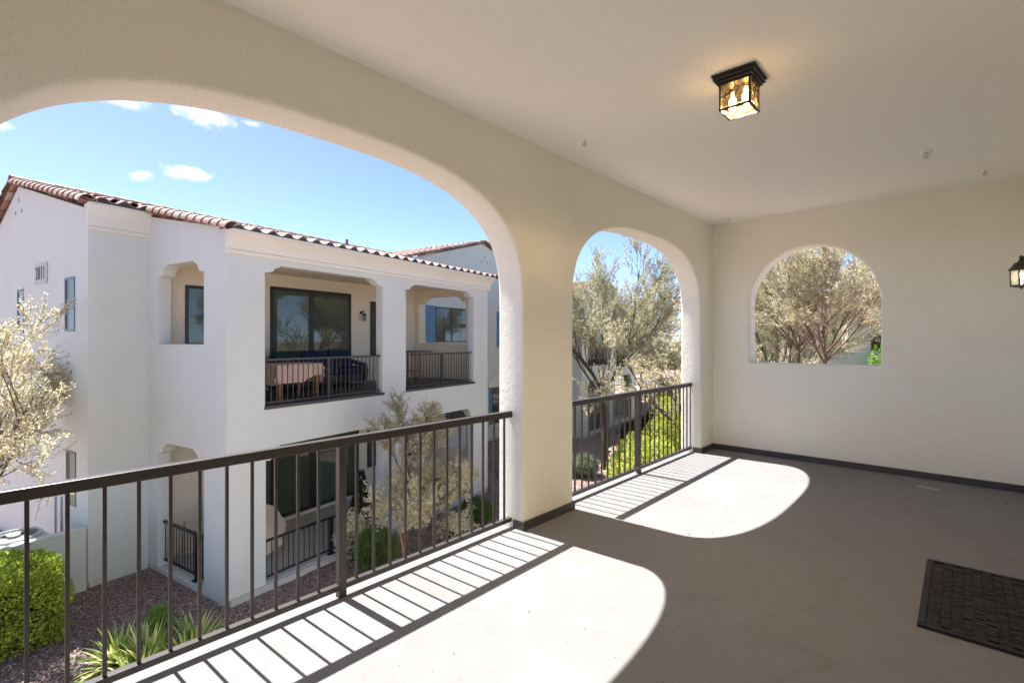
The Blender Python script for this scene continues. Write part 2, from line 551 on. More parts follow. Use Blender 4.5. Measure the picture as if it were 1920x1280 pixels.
def panel(mb, axis, pos, outer, holes, th, m, r=0.0, mside=None, mback=None, sign=1):
    """wall slab. axis 'X': faces sign*X, u=y, v=z.  axis 'Y': faces -sign*Y, u=x, v=z. Front at pos, body behind it."""
    mside = mside or m
    mback = mback or m

    def P(u, v, d):
        if axis == 'X':
            return (pos - sign * d, u, v)
        return (u, pos + sign * d, v)
    nrm = Vector((sign, 0, 0)) if axis == 'X' else Vector((0, -sign, 0))
    hs = []
    for h in holes:
        h = list(h)
        if area2(h) < 0:
            h.reverse()
        hs.append(h)
    outer = list(outer)
    if area2(outer) < 0:
        outer.reverse()
    faces_loops = [outer] + [grow(h, r) if r else h for h in hs]
    flat = [p for l in faces_loops for p in l]
    tris = tessellate_polygon([[Vector((p[0], p[1], 0)) for p in l] for l in faces_loops])
    for depth, flip, mm in ((0, False, m), (th, True, mback)):
        vs = [P(u, v, depth) for u, v in flat]
        fs = []
        for t in tris:
            a, b, c = (Vector(vs[i]) for i in t)
            nn = (b - a).cross(c - a)
            ok = (nn.dot(nrm) > 0) != flip
            fs.append(tuple(t) if ok else tuple(reversed(t)))
        mb.add(vs, fs, mm)

    def strip(rings, mm, inward):
        n = len(rings[0])
        vs = [p for rg in rings for p in rg]
        fs = []
        for i in range(len(rings) - 1):
            for k in range(n):
                k2 = (k + 1) % n
                q = (i * n + k, i * n + k2, (i + 1) * n + k2, (i + 1) * n + k)
                fs.append(q if not inward else tuple(reversed(q)))
        mb.add(vs, fs, mm)
    base_flip = (axis == 'X' and sign < 0) or (axis == 'Y' and sign < 0)
    strip([[P(u, v, 0) for u, v in outer], [P(u, v, th) for u, v in outer]], mside, (not base_flip))
    for h in hs:
        rings = []
        if r:
            steps = 5
            for i in range(steps + 1):
                a = i / steps * math.pi / 2
                rings.append([P(u, v, r * (1 - math.cos(a))) for u, v in grow(h, r * (1 - math.sin(a)))])
            for i in range(steps + 1):
                a = (steps - i) / steps * math.pi / 2
                rings.append([P(u, v, th - r * (1 - math.cos(a))) for u, v in grow(h, r * (1 - math.sin(a)))])
        else:
            rings = [[P(u, v, 0) for u, v in h], [P(u, v, th) for u, v in h]]
        strip(rings, mside, base_flip)


def empty(name, loc, rz=0.0):
    o = bpy.data.objects.new(name, None)
    o.empty_display_size = .2
    col.objects.link(o)
    o.location = loc
    o.rotation_euler = (0, 0, rz)
    return o


def tag(o, label, cat, group=None, kind=None):
    if label:
        o['label'] = label
    if cat:
        o['category'] = cat
    if group:
        o['group'] = group
    if kind:
        o['kind'] = kind
    return o


def kids(o):
    return [c for c in bpy.data.objects if c.parent == o]


def copy_tree(o, parent=None):
    c = o.copy()
    col.objects.link(c)
    c.parent = parent
    for ch in kids(o):
        copy_tree(ch, c)
    return c


def np_mesh(name, verts, faces, m, parent=None, loc=None):
    """uniform faces (n,k) from numpy arrays"""
    me = bpy.data.meshes.new(name)
    verts = np.asarray(verts, np.float32)
    faces = np.asarray(faces, np.int32)
    n, k = faces.shape
    me.vertices.add(len(verts))
    me.vertices.foreach_set('co', verts.ravel())
    me.loops.add(n * k)
    me.loops.foreach_set('vertex_index', faces.ravel())
    me.polygons.add(n)
    me.polygons.foreach_set('loop_start', np.arange(0, n * k, k, dtype=np.int32))
    me.polygons.foreach_set('loop_total', np.full(n, k, np.int32))
    me.materials.append(m)
    me.update(calc_edges=True)
    o = bpy.data.objects.new(name, me)
    col.objects.link(o)
    if parent:
        o.parent = parent
    if loc is not None:
        o.location = loc
    return o


G = -3.53                                     # level of the gravel yard
NO = Vector((-10.235, 3.361, 0))              # corner of the neighbouring building
NROT = math.atan2(.1776, .9841)
ceiling_z = 3.08


def NW(T, S, Z=0.0):
    """neighbour coordinates (outwards, along its front, height) to world"""
    c, s = math.cos(NROT), math.sin(NROT)
    return Vector((NO.x + c * T - s * S, NO.y + s * T + c * S, Z))


# ------------------------------------------------------------------ ground, road
mb = MB()
mb.add([(-900, -700, G), (900, -700, G), (900, 1300, G), (-900, 1300, G)], [(0, 1, 2, 3)], M['gravel'])
tag(mb.build('ground'), None, None, kind='structure')
mb = MB()
rdir = Vector((.62, .78, 0)).normalized()
rn = Vector((-rdir.y, rdir.x, 0))
rc = Vector((-27.0, 57.0, G + .02))
mb.add([rc - rdir * 120 - rn * 4, rc + rdir * 120 - rn * 4, rc + rdir * 120 + rn * 4, rc - rdir * 120 + rn * 4], [(0, 1, 2, 3)], M['asphalt'])
tag(mb.build('road'), None, None, kind='structure')
mb = MB()
for s0 in (-4.25, 4.0):
    mt = Matrix.Translation(rc) @ Matrix.Rotation(math.atan2(rdir.y, rdir.x), 4, 'Z')
    mb.box(-120, 120, s0, s0 + .25, -.1, .13, M['kerb'], mt)
tag(mb.build('kerb'), None, None, kind='structure')

# ------------------------------------------------------------------ our balcony
WX, WO = -2.56, -2.83                         # inner and outer face of the arcade wall
BY = 7.0                                      # far end wall
RX = 0.5                                      # house wall on the right
Y0 = -0.45                                    # near end wall
home = empty('balcony_building', (-1.2, 3.2, G))
HOFF = (-1.2, 3.2, G)


def arch_loop(c, a, zb, zs, rise, n=2.75, seg=44):
    pts = [(c - a, zb), (c + a, zb), (c + a, zs - .5)]
    for i in range(seg + 1):
        t = math.pi * i / seg
        x, y = math.cos(t), math.sin(t)
        px = math.copysign(abs(x) ** (2 / n), x) * a
        py = (abs(y) ** (2 / n)) * rise
        pts.append((c + px, zs + py))
    pts.append((c - a, zs - .5))
    return pts


mb = MB()
a1 = arch_loop(1.455, 1.515, -.14, 1.78, .90)
a2 = arch_loop(5.11, 1.455, -.14, 1.78, .885)
outer = [(Y0 - .27, G), (BY + .27, G), (BY + .27, 3.55), (Y0 - .27, 3.55)]
panel(mb, 'X', WX, outer, [a1, a2], WX - WO, M['paint'], r=.028, mside=M['paint'], mback=M['white'])
mb.build('arcade_wall', home, HOFF, smooth=40)
mb = MB()
wl_ = [(-2.09, 1.2), (-.68, 1.2)] + [(-1.385 + .705 * math.cos(t), 1.93 + .735 * math.sin(t)) for t in [math.pi * i / 40 for i in range(41)]]
panel(mb, 'Y', BY, [(WX, G), (RX, G), (RX, 3.55), (WX, 3.55)], [wl_], .27, M['paint'], r=.022, mback=M['white'])
mb.build('end_wall', home, HOFF, smooth=40)
mb = MB()
panel(mb, 'Y', Y0, [(WX, G), (RX, G), (RX, 3.55), (WX, 3.55)], [wl_], .27, M['paint'], r=.022, mback=M['white'], sign=-1)
mb.build('end_wall', home, HOFF, smooth=40)
mb = MB()
door_hole = [(3.35, -.14), (4.45, -.14), (4.45, 2.42), (3.35, 2.42)]
panel(mb, 'X', RX, [(Y0 - .27, G), (BY + .27, G), (BY + .27, 3.55), (Y0 - .27, 3.55)], [door_hole], .25, M['paint'], r=.01, sign=-1)
mb.build('house_wall', home, HOFF, smooth=40)
mb = MB()
mb.box(WX, RX, Y0, BY, ceiling_z, ceiling_z + .2, M['ceiling'])
mb.build('ceiling', home, HOFF)
mb = MB()
mb.box(WO - .015, WX, -.055, 2.965, -.2, 0, M['deck'])
mb.box(WO - .015, WX, 3.66, 6.56, -.2, 0, M['deck'])
mb.box(WX, RX, Y0, BY, -.2, 0, M['deck'])
mb.box(RX, RX + .24, 3.355, 4.445, -.2, 0, M['deck'])
mb.build('balcony_floor', home, HOFF)
bh = .072
for bx_ in ((WX, RX - .012, BY - .012, BY - .002), (RX - .012, RX - .002, 4.5, BY - .012), (RX - .012, RX - .002, Y0, 3.3),
            (WX + .002, WX + .012, 6.59, BY - .012), (WX + .002, WX + .012, 2.974, 3.651), (WX + .002, WX + .012, Y0, -.069),
            (-2.66, WX + .012, 2.962, 2.973), (-2.66, WX + .012, 3.652, 3.663), (-2.66, WX + .012, 6.557, 6.567), (-2.66, WX + .012, -.068, -.057)):
    mb = MB()
    mb.box(*bx_, .001, bh, M['fascia'])
    mb.build('baseboard', home, HOFF)
d = MB()
d.box(RX + .10, RX + .15, 3.39, 4.41, .03, 2.38, M['bframe'])
d.box(RX + .02, RX + .20, 3.352, 3.39, 0.001, 2.415, M['bframe'])
d.box(RX + .02, RX + .20, 4.41, 4.448, 0.001, 2.415, M['bframe'])
d.box(RX + .02, RX + .20, 3.39, 4.41, 2.38, 2.415, M['bframe'])
do = d.build('door', home, HOFF, bevel=.004)
d = MB()
d.box(RX + .085, RX + .10, 3.52, 4.28, .3, 2.2, M['pane'])
d.build('pane', do, HOFF)
d = MB()
d.tube([(RX + .10, 4.33, 1.02), (RX + .05, 4.33, 1.02), (RX + .045, 4.22, 1.02)], .011, M['steel'], 8)
d.build('handle', do, HOFF)


# clay tile roofs -----------------------------------------------------------
def tile_field(mb, P, U, V, lu, lv, period=.335, course=.40, clip=None, amp=.062, close=True, seed=1):
    """P eave corner, U along the eave, V up the slope (unit vectors), sizes lu x lv"""
    rnd = random.Random(seed)
    U, V, P = Vector(U).normalized(), Vector(V).normalized(), Vector(P)
    N = U.cross(V).normalized()
    if N.z < 0:
        N = -N
    ncol = max(1, int(round(lu / period)))
    period = lu / ncol
    fr = [0, .14, .28, .42, .5, .58, .68, .78, .88, .95]

    def hgt(f):
        if f < .42:
            return -.018 * math.sin(math.pi * f / .42)
        return amp * math.sin(math.pi * (f - .42) / .58) ** .8
    us = [(c + f) * period for c in range(ncol) for f in fr] + [lu]
    hs = [hgt(f) for c in range(ncol) for f in fr] + [0]
    npf = len(fr)
    nrow = max(1, int(round(lv / course)))
    course = lv / nrow
    for rr in range(nrow):
        v0, v1 = rr * course - .03, (rr + 1) * course
        tints = [rnd.random() for _ in range(ncol + 1)]
        jit = [rnd.uniform(-.004, .004) for _ in range(ncol + 1)]
        vs = []
        for (vv, lift) in ((v0, .004), (v0, .030), (v1, 0.0)):
            for i, (u, h) in enumerate(zip(us, hs)):
                ub = u
                vs.append(P + U * ub + V * (vv + jit[min(i // npf, ncol)] * 2) + N * (h + lift))
        n = len(us)
        for i in range(n - 1):
            if clip and not clip(us[i], v0):
                continue
            t = tints[i // npf]
            for row in (0, 1):
                q = [vs[row * n + i], vs[row * n + i + 1], vs[(row + 1) * n + i + 1], vs[(row + 1) * n + i]]
                mb.add(q, [(0, 1, 2, 3)], M['tile'], t)
    if close:
        for i in range(len(us) - 1):
            if clip and not clip(us[i], 0):
                continue
            q = [P + U * us[i] + N * (hs[i] + .004) - V * .02, P + U * us[i + 1] + N * (hs[i + 1] + .004) - V * .02,
                 P + U * us[i + 1] - N * .035 - V * .02, P + U * us[i] - N * .035 - V * .02]
            mb.add(q, [(0, 1, 2, 3)], M['bird'])


def barrel_row(mb, A, B, up, rad=.125, length=.36, seed=3):
    """half-round cap tiles laid from A up to B"""
    rnd = random.Random(seed)
    A, B = Vector(A), Vector(B)
    D = (B - A)
    n = max(1, int(round(D.length / length)))
    step = D / n
    dn = D.normalized()
    up = Vector(up)
    up = (up - dn * up.dot(dn)).normalized()
    side = dn.cross(up)
    K = 9
    for i in range(n):
        p0, p1 = A + step * i - dn * .03, A + step * (i + 1) + dn * .02
        r0, r1 = rad * 1.08, rad * .90
        t = min(1, max(0, rnd.gauss(.62, .22)))
        vs = []
        for (p, r) in ((p0, r0), (p1, r1), (p0, r0 - .018), (p1, r1 - .018)):
            for k in range(K + 1):
                a = math.pi * (1.06 * k / K - .03)
                vs.append(p + side * math.cos(a) * r + up * math.sin(a) * r * .92)
        fs = []
        n1 = K + 1
        for k in range(K):
            fs.append((k, k + 1, n1 + k + 1, n1 + k))
            fs.append((2 * n1 + k, 2 * n1 + k + 1, k + 1, k))
            fs.append((n1 * 3 + k, n1 * 3 + k + 1, n1 * 2 + k + 1, n1 * 2 + k))
        mb.add(vs, fs, M['tile'], t)


mb = MB()
sl = Vector((.97, 0, .243)).normalized()
tile_field(mb, (WO - .2, Y0 - .5, 3.62), (0, 1, 0), sl, BY - Y0 + 1.0, 6.0, seed=21)
mb.box(WO, RX + 2.8, Y0 - .45, BY + .45, 3.55, 3.57, M['bird'])
mb.build('roof', home, HOFF, tint=True)
mb = MB()
mb.box(WO - .13, WO - .002, Y0 - .27, BY + .27, 3.28, 3.55, M['cream'])
mb.build('cornice', home, HOFF)
tag(home, 'cream stucco building around us with two wide arches and an arched window', 'building')


# railings ------------------------------------------------------------------
def railing(name, y0, y1, n, loc, rz, m, label, cat, group, height=.93, post_w=.046, bar=.015, top=(.052, .05), low=.055, gap=.045,
            posts=None, bottom=0.0, base=False):
    """a guard rail along local +Y from y0 to y1 at local x=0; its base at loc"""
    root = empty(name, loc, rz)
    tag(root, label, cat, group)
    t = MB(); t.box(-top[0] / 2, top[0] / 2, y0, y1, height - top[1], height, m)
    t.build('top_rail', root, bevel=.004)
    t = MB(); t.box(-.02, .02, y0, y1, bottom + gap, bottom + gap + .032, m)
    t.build('bottom_rail', root, bevel=.003)
    posts = posts or []
    for py in posts:
        t = MB(); t.box(-post_w / 2, post_w / 2, py - post_w / 2, py + post_w / 2, bottom + .001, height - top[1] - .001, m)
        if base:
            t.box(-.07, .07, py - .09, py + .09, bottom + .0005, bottom + .012, m)
        t.build('post', root, bevel=.003)
    b = MB(); b.box(-bar / 2, bar / 2, -bar / 2, bar / 2, bottom + gap + .033, height - top[1] - .001, m)
    first = b.build('baluster', root, bevel=.002)
    ys = [y for y in n if all(abs(y - p) > post_w / 2 + .012 for p in posts)]
    for i, y in enumerate(ys):
        o = first if i == 0 else first.copy()
        if i:
            col.objects.link(o)
            o.parent = root
        o.location = (0, y, 0)
    return root


RAILX = -2.70
railing('balcony_railing', -.052, 2.985, [.058 + i * .1185 for i in range(25)], (RAILX, 0, 0), 0, M['bronze'],
        'nearest dark bronze metal guard rail across the wide left arch', 'railing', 'guard rails in the two arches of our balcony', posts=[1.5])
railing('balcony_railing', 3.672, 6.60, [3.76 + i * .117 for i in range(25)], (RAILX, 0, 0), 0, M['bronze'],
        'dark bronze metal guard rail across the farther arch beside the arched window wall', 'railing', 'guard rails in the two arches of our balcony', posts=[5.125])

# ceiling lamp ---------------------------------------------------------------
lx, ly = -.992, 3.14
lamp = empty('ceiling_lamp', (lx, ly, ceiling_z))
tag(lamp, 'square bronze lantern with amber leaded glass flush on the balcony ceiling, lit', 'ceiling lamp')
mb = MB()
for (h, z0, z1) in ((.123, -.014, -.001), (.115, -.026, -.014), (.117, -.034, -.026), (.104, -.05, -.034), (.092, -.062, -.05)):
    mb.box(-h, h, -h, h, z0, z1, M['black'])
mb.build('base_plate', lamp, bevel=.003)
ch, zt, zb = .083, -.062, -.205
mb = MB()
for sx in (-1, 1):
    for sy in (-1, 1):
        mb.cbox((sx * ch, sy * ch, (zt + zb) / 2), (.011, .011, zt - zb), M['black'])
for z in (zb,):
    for s in (-1, 1):
        mb.cbox((0, s * ch, z), (2 * ch + .012, .012, .012), M['black'])
        mb.cbox((s * ch, 0, z), (.012, 2 * ch + .012, .012), M['black'])
cage = mb.build('cage', lamp)


def lead(mb, pts, fx, w=.003):
    for (a, b) in pts:
        mb.tube([fx(*a), fx(*b)], w, M['black'], 5)


pat = [((0, 1), (0, .62)), ((0, .62), (-.36, .18)), ((0, .62), (.34, .55)), ((.34, .55), (0, -.1)), ((-.36, .18), (0, -.1)),
       ((-.36, .18), (-1, .0)), ((.34, .55), (1, .6)), ((0, -.1), (0, -1))]
zc, zh = (zt + zb) / 2, (zt - zb) / 2
for nm, fx in (('n', lambda u, v: (u * ch, ch, zc + v * zh)), ('s', lambda u, v: (u * ch, -ch, zc + v * zh)),
               ('e', lambda u, v: (ch, u * ch, zc + v * zh)), ('w', lambda u, v: (-ch, u * ch, zc + v * zh)), ('b', lambda u, v: (u * ch, v * ch, zb))):
    mb = MB()
    lead(mb, pat, fx)
    q = [fx(-1, -1), fx(1, -1), fx(1, 1), fx(-1, 1)]
    mb.add(q, [(0, 1, 2, 3)], M['amber_base' if nm == 'b' else 'amber'])
    mb.build('glass_panel', lamp)
for s in (-1, 1):
    mb = MB()
    prof = [(0.001, -.032), (.014, -.028), (.021, -.016), (.023, 0), (.019, .014), (.012, .026), (.010, .04), (.0095, .055)]
    mb.lathe((s * .042, s * -.012, -.135), prof, M['bulb'], 14)
    bo = mb.build('bulb', lamp, smooth=60)
    mb = MB()
    mb.lathe((s * .042, s * -.012, -.135), [(.001, -.036), (.019, -.036)], M['led'], 16)  # added downward glowing disc that brightens the floor and walls
    mb.build('light_emitter', bo)
    mb = MB()
    mb.lathe((s * .042, s * -.012, -.135), [(.0215, -.042), (.0225, -.042), (.0225, -.033), (.001, -.033), (.001, -.0335), (.0215, -.0335), (.0215, -.042)], M['black'], 16)  # opaque cup added to keep the disc's light off the ceiling
    mb.build('socket_ring', bo)

# wall lantern ---------------------------------------------------------------
wx, wy, wz = .385, 6.15, 2.05
lan = empty('wall_lantern', (wx, wy, wz))
tag(lan, 'bronze carriage lantern with clear panes and a glowing bulb on the house wall at right', 'wall lantern')
mb = MB()
prof = [(.085, .055), (.088, .062), (.078, .07), (.066, .085), (.052, .105), (.045, .118), (.030, .122), (.026, .132), (.016, .135)]
mb.lathe((0, 0, 0), prof, M['bronze'], 8)
mb.lathe((0, 0, 0), [(.014, .135), (.02, .145), (.011, .152), (.017, .162), (.011, .174), (.001, .182)], M['bronze'], 12)
mb.build('roof', lan, smooth=50)
mb = MB()
for k in range(6):
    t = math.pi / 3 * k + .26
    x, y = .074 * math.cos(t), .074 * math.sin(t)
    mb.tube([(x, y, .058), (x * .93, y * .93, -.088)], .0058, M['bronze'], 6)
    x2, y2 = .074 * math.cos(t + math.pi / 3), .074 * math.sin(t + math.pi / 3)
    mb.tube([(x * .93, y * .93, -.082), (x2 * .93, y2 * .93, -.082)], .007, M['bronze'], 6)
    mb.tube([(x, y, .053), (x2, y2, .053)], .006, M['bronze'], 6)
mb.lathe((0, 0, 0), [(.066, -.088), (.04, -.095), (.012, -.10), (.001, -.115)], M['bronze'], 12)
mb.build('cage', lan)
for k in range(6):
    t = math.pi / 3 * k + .26
    a = Vector((.072 * math.cos(t), .072 * math.sin(t), 0)); b = Vector((.072 * math.cos(t + math.pi / 3), .072 * math.sin(t + math.pi / 3), 0))
    mb = MB()
    mb.add([a * .93 + Vector((0, 0, -.08)), b * .93 + Vector((0, 0, -.08)), b + Vector((0, 0, .052)), a + Vector((0, 0, .052))], [(0, 1, 2, 3)], M['frost'])
    mb.build('pane', lan)
mb = MB()
mb.lathe((0, 0, 0), [(.006, -.08), (.006, -.02), (.010, -.015), (.016, .0), (.013, .018), (.005, .034), (.001, .042)], M['flame'], 12)
mb.build('bulb', lan, smooth=60)
mb = MB()
mb.tube([(0, 0, .15), (.03, 0, .158), (.075, 0, .15), (.108, 0, .12)], .008, M['bronze'], 8)
mb.build('arm', lan)
mb = MB()
mb.cbox((.108, 0, .07), (.012, .1, .2), M['bronze'])
mb.build('wall_plate', lan)

# hooks, sprinkler -----------------------------------------------------------
hook0 = None
for i, (hx, hy, lab) in enumerate(((-2.224, 3.327, 'small metal screw hook in the ceiling above the pillar between the arches'),
                                   (-2.234, 6.672, 'small metal screw hook in the ceiling at the far corner of the balcony'),
                                   (.163, 6.422, 'small metal screw hook in the ceiling above the arched window wall at right'))):
    if hook0 is None:
        mb = MB()
        pts = [(0, 0, 0), (0, 0, -.014)]
        for k in range(11):
            t = math.pi / 2 - k / 10 * R(300)
            pts.append((.013 * math.cos(t) * .8, .006 * math.cos(t), -.027 + .013 * math.sin(t)))
        mb.tube(pts, .0028, M['steel'], 6)
        hook0 = mb.build('ceiling_hook')
        o = hook0
    else:
        o = hook0.copy()
        col.objects.link(o)
    o.location = (hx, hy, ceiling_z)
    o.rotation_euler = (0, 0, R(35 + 50 * i))
    tag(o, lab, 'hook', 'hooks screwed into the balcony ceiling')
spr = empty('fire_sprinkler', (-.223, 5.434, ceiling_z))
tag(spr, 'small metal fire sprinkler head with a round collar on the balcony ceiling', 'sprinkler')
mb = MB()
mb.lathe((0, 0, 0), [(.052, -.001), (.05, -.006), (.03, -.012), (.016, -.013)], M['ceiling'], 20)
mb.build('collar', spr, smooth=50)
mb = MB()
mb.lathe((0, 0, 0), [(.012, -.012), (.012, -.024), (.006, -.026), (.005, -.05), (.022, -.052), (.022, -.056), (.001, -.057)], M['chrome'], 14)
for s in (-1, 1):
    mb.tube([(s * .011, 0, -.022), (s * .017, 0, -.036), (s * .006, 0, -.051)], .0026, M['chrome'], 6)
mb.build('sprinkler_head', spr, smooth=50)

# door mat -------------------------------------------------------------------
mt = MB()
mx0, mx1, my0, my1 = -.175, .455, 3.36, 4.42
mt.box(mx0, mx1, my0, my1, .001, .007, M['mat'])
for (a, b, c, e) in ((mx0, mx1, my0, my0 + .035), (mx0, mx1, my1 - .035, my1), (mx0, mx0 + .035, my0 + .035, my1 - .035), (mx1 - .035, mx1, my0 + .035, my1 - .035)):
    mt.box(a + .003, b - .003, c + .003, e - .003, .0068, .0165, M['mat'])
rn_ = random.Random(4)
nx, ny = 12, 32
for i in range(nx):
    for j in range(ny):
        x = mx0 + .045 + (i + .5) * (mx1 - mx0 - .09) / nx
        y = my0 + .045 + (j + .5) * (my1 - my0 - .09) / ny
        dx, dy = .0195, .0115
        h = .0155 + rn_.uniform(-.003, .002)
        yy = y + (.009 if i % 2 else -.009)
        mt.box(x - dx, x + dx, yy - dy, yy + dy, .0065, h, M['mat'])
tag(mt.build('door_mat', None, bevel=.0015), 'black rubber door mat with a woven pattern on the balcony floor', 'door mat')
mt = MB()
mt.box(-.09, .09, -.017, .017, .0005, .002, M['tape'])
tp = mt.build('tape_strip')
tp.location = (-.25, 6.58, 0)
tp.rotation_euler = (0, 0, R(-15))
tag(tp, 'short pale strip of tape stuck on the floor near the far wall', 'tape')

# bits of dry leaf on the floor
rnl = np.random.default_rng(11)
N = 190
px = rnl.uniform(-2.5, .45, N); py = rnl.uniform(1.2, 6.9, N)
k = rnl.random(N) < .45
px[k] = rnl.normal(.18, .22, k.sum()).clip(-1, .46); py[k] = rnl.normal(6.1, .45, k.sum()).clip(4.6, 6.96)
ang = rnl.uniform(0, 6.28, N); ln = rnl.uniform(.004, .013, N) ; wd = ln * rnl.uniform(.25, .6, N)
zb_ = np.zeros(N)
for i in range(N):
    if i % 7 == 0:
        px[i] = rnl.uniform(-.15, .44); py[i] = rnl.uniform(3.4, 4.4)
    if mx0 < px[i] < mx1 and my0 < py[i] < my1:
        zb_[i] = .0185
vs, fs = [], []
for i in range(N):
    c, s = math.cos(ang[i]), math.sin(ang[i])
    for (u, v, z) in ((-1, 0, .0012), (0, -1, .004), (1, 0, .0015), (0, 1, .0055)):
        vs.append((px[i] + c * u * ln[i] - s * v * wd[i], py[i] + s * u * ln[i] + c * v * wd[i], z + zb_[i]))
    fs.append((4 * i, 4 * i + 1, 4 * i + 2, 4 * i + 3))
tag(np_mesh('leaf_litter', vs, fs, M['litter']), 'tiny bits of dry leaf scattered over the balcony floor', 'leaf litter', kind='stuff')

# ------------------------------------------------------------------ neighbouring building
nb = empty('apartment_building', (NO.x, NO.y, G), NROT)
OFF = (0, 0, G)


def corbel_loop(s0, s1, zb, zt, w=.33, dz=.16):
    """opening with stepped, curved corbels in its two top corners"""
    right = [(s1, zt - dz), (s1 - .09, zt - dz - .005)]
    for i in range(7):
        t = i / 6
        right.append((s1 - .12 - (w - .15) * t, zt - dz + .015 + (dz - .055) * (t ** 1.6 if t < .5 else 1 - (1 - t) ** 1.4 * .9 + .0)))
    right += [(s1 - w, zt - .03), (s1 - w, zt)]
    left = [(s0 + (s1 - u), v) for (u, v) in reversed(right)]
    return [(s0, zb), (s1, zb)] + right + left


FG = G + .10
mb = MB()
panel(mb, 'X', 0.0, [(0, FG), (8.6, FG), (8.6, 3.6), (0, 3.6)],
      [corbel_loop(.76, 3.92, .10, 3.02), corbel_loop(4.75, 7.82, .10, 3.02),
       corbel_loop(.78, 3.92, G + .13, -.67, .3, .26), corbel_loop(4.75, 7.82, G + .13, -.67, .3, .26)], .25, M['white'], r=.008, mback=M['tan'])
mb.build('front_wall', nb, OFF, smooth=35)
mb = MB()
panel(mb, 'Y', 0.0, [(-3.156, FG), (-.2505, FG), (-.2505, 3.65), (-3.156, 4.22)],
      [corbel_loop(-2.735, -.82, 1.41, 3.085, .4, .24), corbel_loop(-2.735, -.82, G + .13, -.69, .4, .26)], .27, M['white'], r=.008, mback=M['tan'])
mb.build('side_wall', nb, OFF, smooth=35)
mb = MB()
panel(mb, 'Y', 8.35, [(-3.156, FG), (-.25, FG), (-.25, 3.50), (-3.156, 4.1)],
      [corbel_loop(-2.83, -.72, 1.385, 3.0, .4, .22), corbel_loop(-2.83, -.72, -2.25, -.69, .4, .26)], .25, M['tan'], r=.008, mback=M['white'])
mb.build('side_wall', nb, OFF, smooth=35)
mb = MB()
panel(mb, 'X', -3.156, [(-1.065, FG), (-.0, FG), (-.0, 4.28), (-1.065, 4.28)], [], .2, M['white'])
mb.build('side_wall', nb, OFF)
mb = MB()
panel(mb, 'Y', -1.065, [(-11.0, FG), (-3.3565, FG), (-3.3565, 4.21), (-7.44, 5.30), (-11.0, 3.45)], [], .2, M['white'])
mb.build('gable_wall', nb, OFF)
mb = MB()
mb.box(-3.2, -3.0, .27, 8.6, FG, 3.9, M['tan'])
mb.build('back_wall', nb, OFF)
mb = MB()                                       # concrete footings under the stucco
mb.box(-.235, -.02, .02, 8.58, G - .05, FG, M['footing'])
mb.box(-3.15, -.24, .02, .25, G - .05, FG, M['footing'])
mb.box(-3.3, -3.16, -1.04, .0, G - .05, FG, M['footing'])
mb.box(-10.9, -3.31, -1.04, -.9, G - .05, FG, M['footing'])
mb.build('footing', nb, OFF)
mb = MB()
mb.box(-3.0, -.252, .27, 8.35, -.18, .165, M['fascia'])
for (s0, s1) in ((.76, 3.92), (4.75, 7.82)):
    mb.box(-.25, .028, s0 + .001, s1 - .001, .10, .165, M['fascia'])
    mb.box(.004, .03, s0 - .015, s0 + .001, .10, .165, M['fascia'])
    mb.box(.004, .03, s1 - .001, s1 + .04, .10, .165, M['fascia'])
mb.build('balcony_floor', nb, OFF, bevel=.004)
mb = MB()
for (s0, s1) in ((.745, 3.96), (4.735, 7.86)):
    mb.box(.002, .012, s0, s1, .018, .098, M['white'])
mb.build('edge_band', nb, OFF)
mb = MB()
mb.box(-3.0, -.252, .27, 8.35, 3.26, 3.4, M['tan'])
mb.box(-3.0, -.252, .27, 8.35, -.45, -.20, M['tan'])
mb.build('ceiling', nb, OFF)
mb = MB()
mb.box(-3.0, .06, .05, 8.5, G - .04, G + .125, M['concrete'])
mb.build('patio_slab', nb, OFF)


def cornice(mb, T, s0, s1, zb, zt, out=.25):
    prof = [(0.003, zb), (.045, zb), (.05, zb + .07), (.03, zb + .08), (.055, zb + .09)]
    for i in range(9):
        t = i / 8
        prof.append((.055 + (out - .055) * (1 - math.cos(t * math.pi / 2)) , zb + .09 + (zt - zb - .14) * t))
    prof += [(out + .03, zt - .05), (out + .025, zt), (.003, zt)]
    vs = [(T + x, s0, z) for x, z in prof] + [(T + x, s1, z) for x, z in prof]
    n = len(prof)
    fs = [(i, i + n, (i + 1) % n + n, (i + 1) % n) for i in range(n)]
    fs += [tuple(range(n)), tuple(range(2 * n - 1, n - 1, -1))]
    mb.add(vs, fs, M['cream'])


mb = MB()
cornice(mb, 0, -.03, 8.68, 3.135, 3.56)
mb.build('cornice', nb, OFF, smooth=30)
mb = MB()
cornice(mb, -3.156, -1.09, -.002, 3.735, 4.283, .15)
mb.build('cornice', nb, OFF, smooth=30)
# roofs
mb = MB()
za, zr, Tr = 3.575, 5.40, -7.44
slope = Vector((Tr - .25, 0, zr - za)).normalized()
SL = Vector((Tr - .25, 0, zr - za)).length


def clipf(u, v):
    # keep the strip in front of the set-back wall free at the near end
    return (u - 1.17 > -.02) or v > 3.35


tile_field(mb, (.25, -1.17, za), (0, 1, 0), slope, 20.2, SL, clip=lambda u, v: clipf(u, v) and not (u > 9.95 and v < 4.9), seed=5)
mb.add([(.22, -.02, za - .03), (.22, 8.75, za - .03), (Tr, 8.75, zr - .03), (Tr, -.02, zr - .03)], [(0, 1, 2, 3)], M['bird'])
mb.add([(-2.98, -1.15, 4.30), (-2.98, -.02, 4.30), (Tr, -.02, zr - .03), (Tr, -1.15, zr - .03)], [(0, 1, 2, 3)], M['bird'])
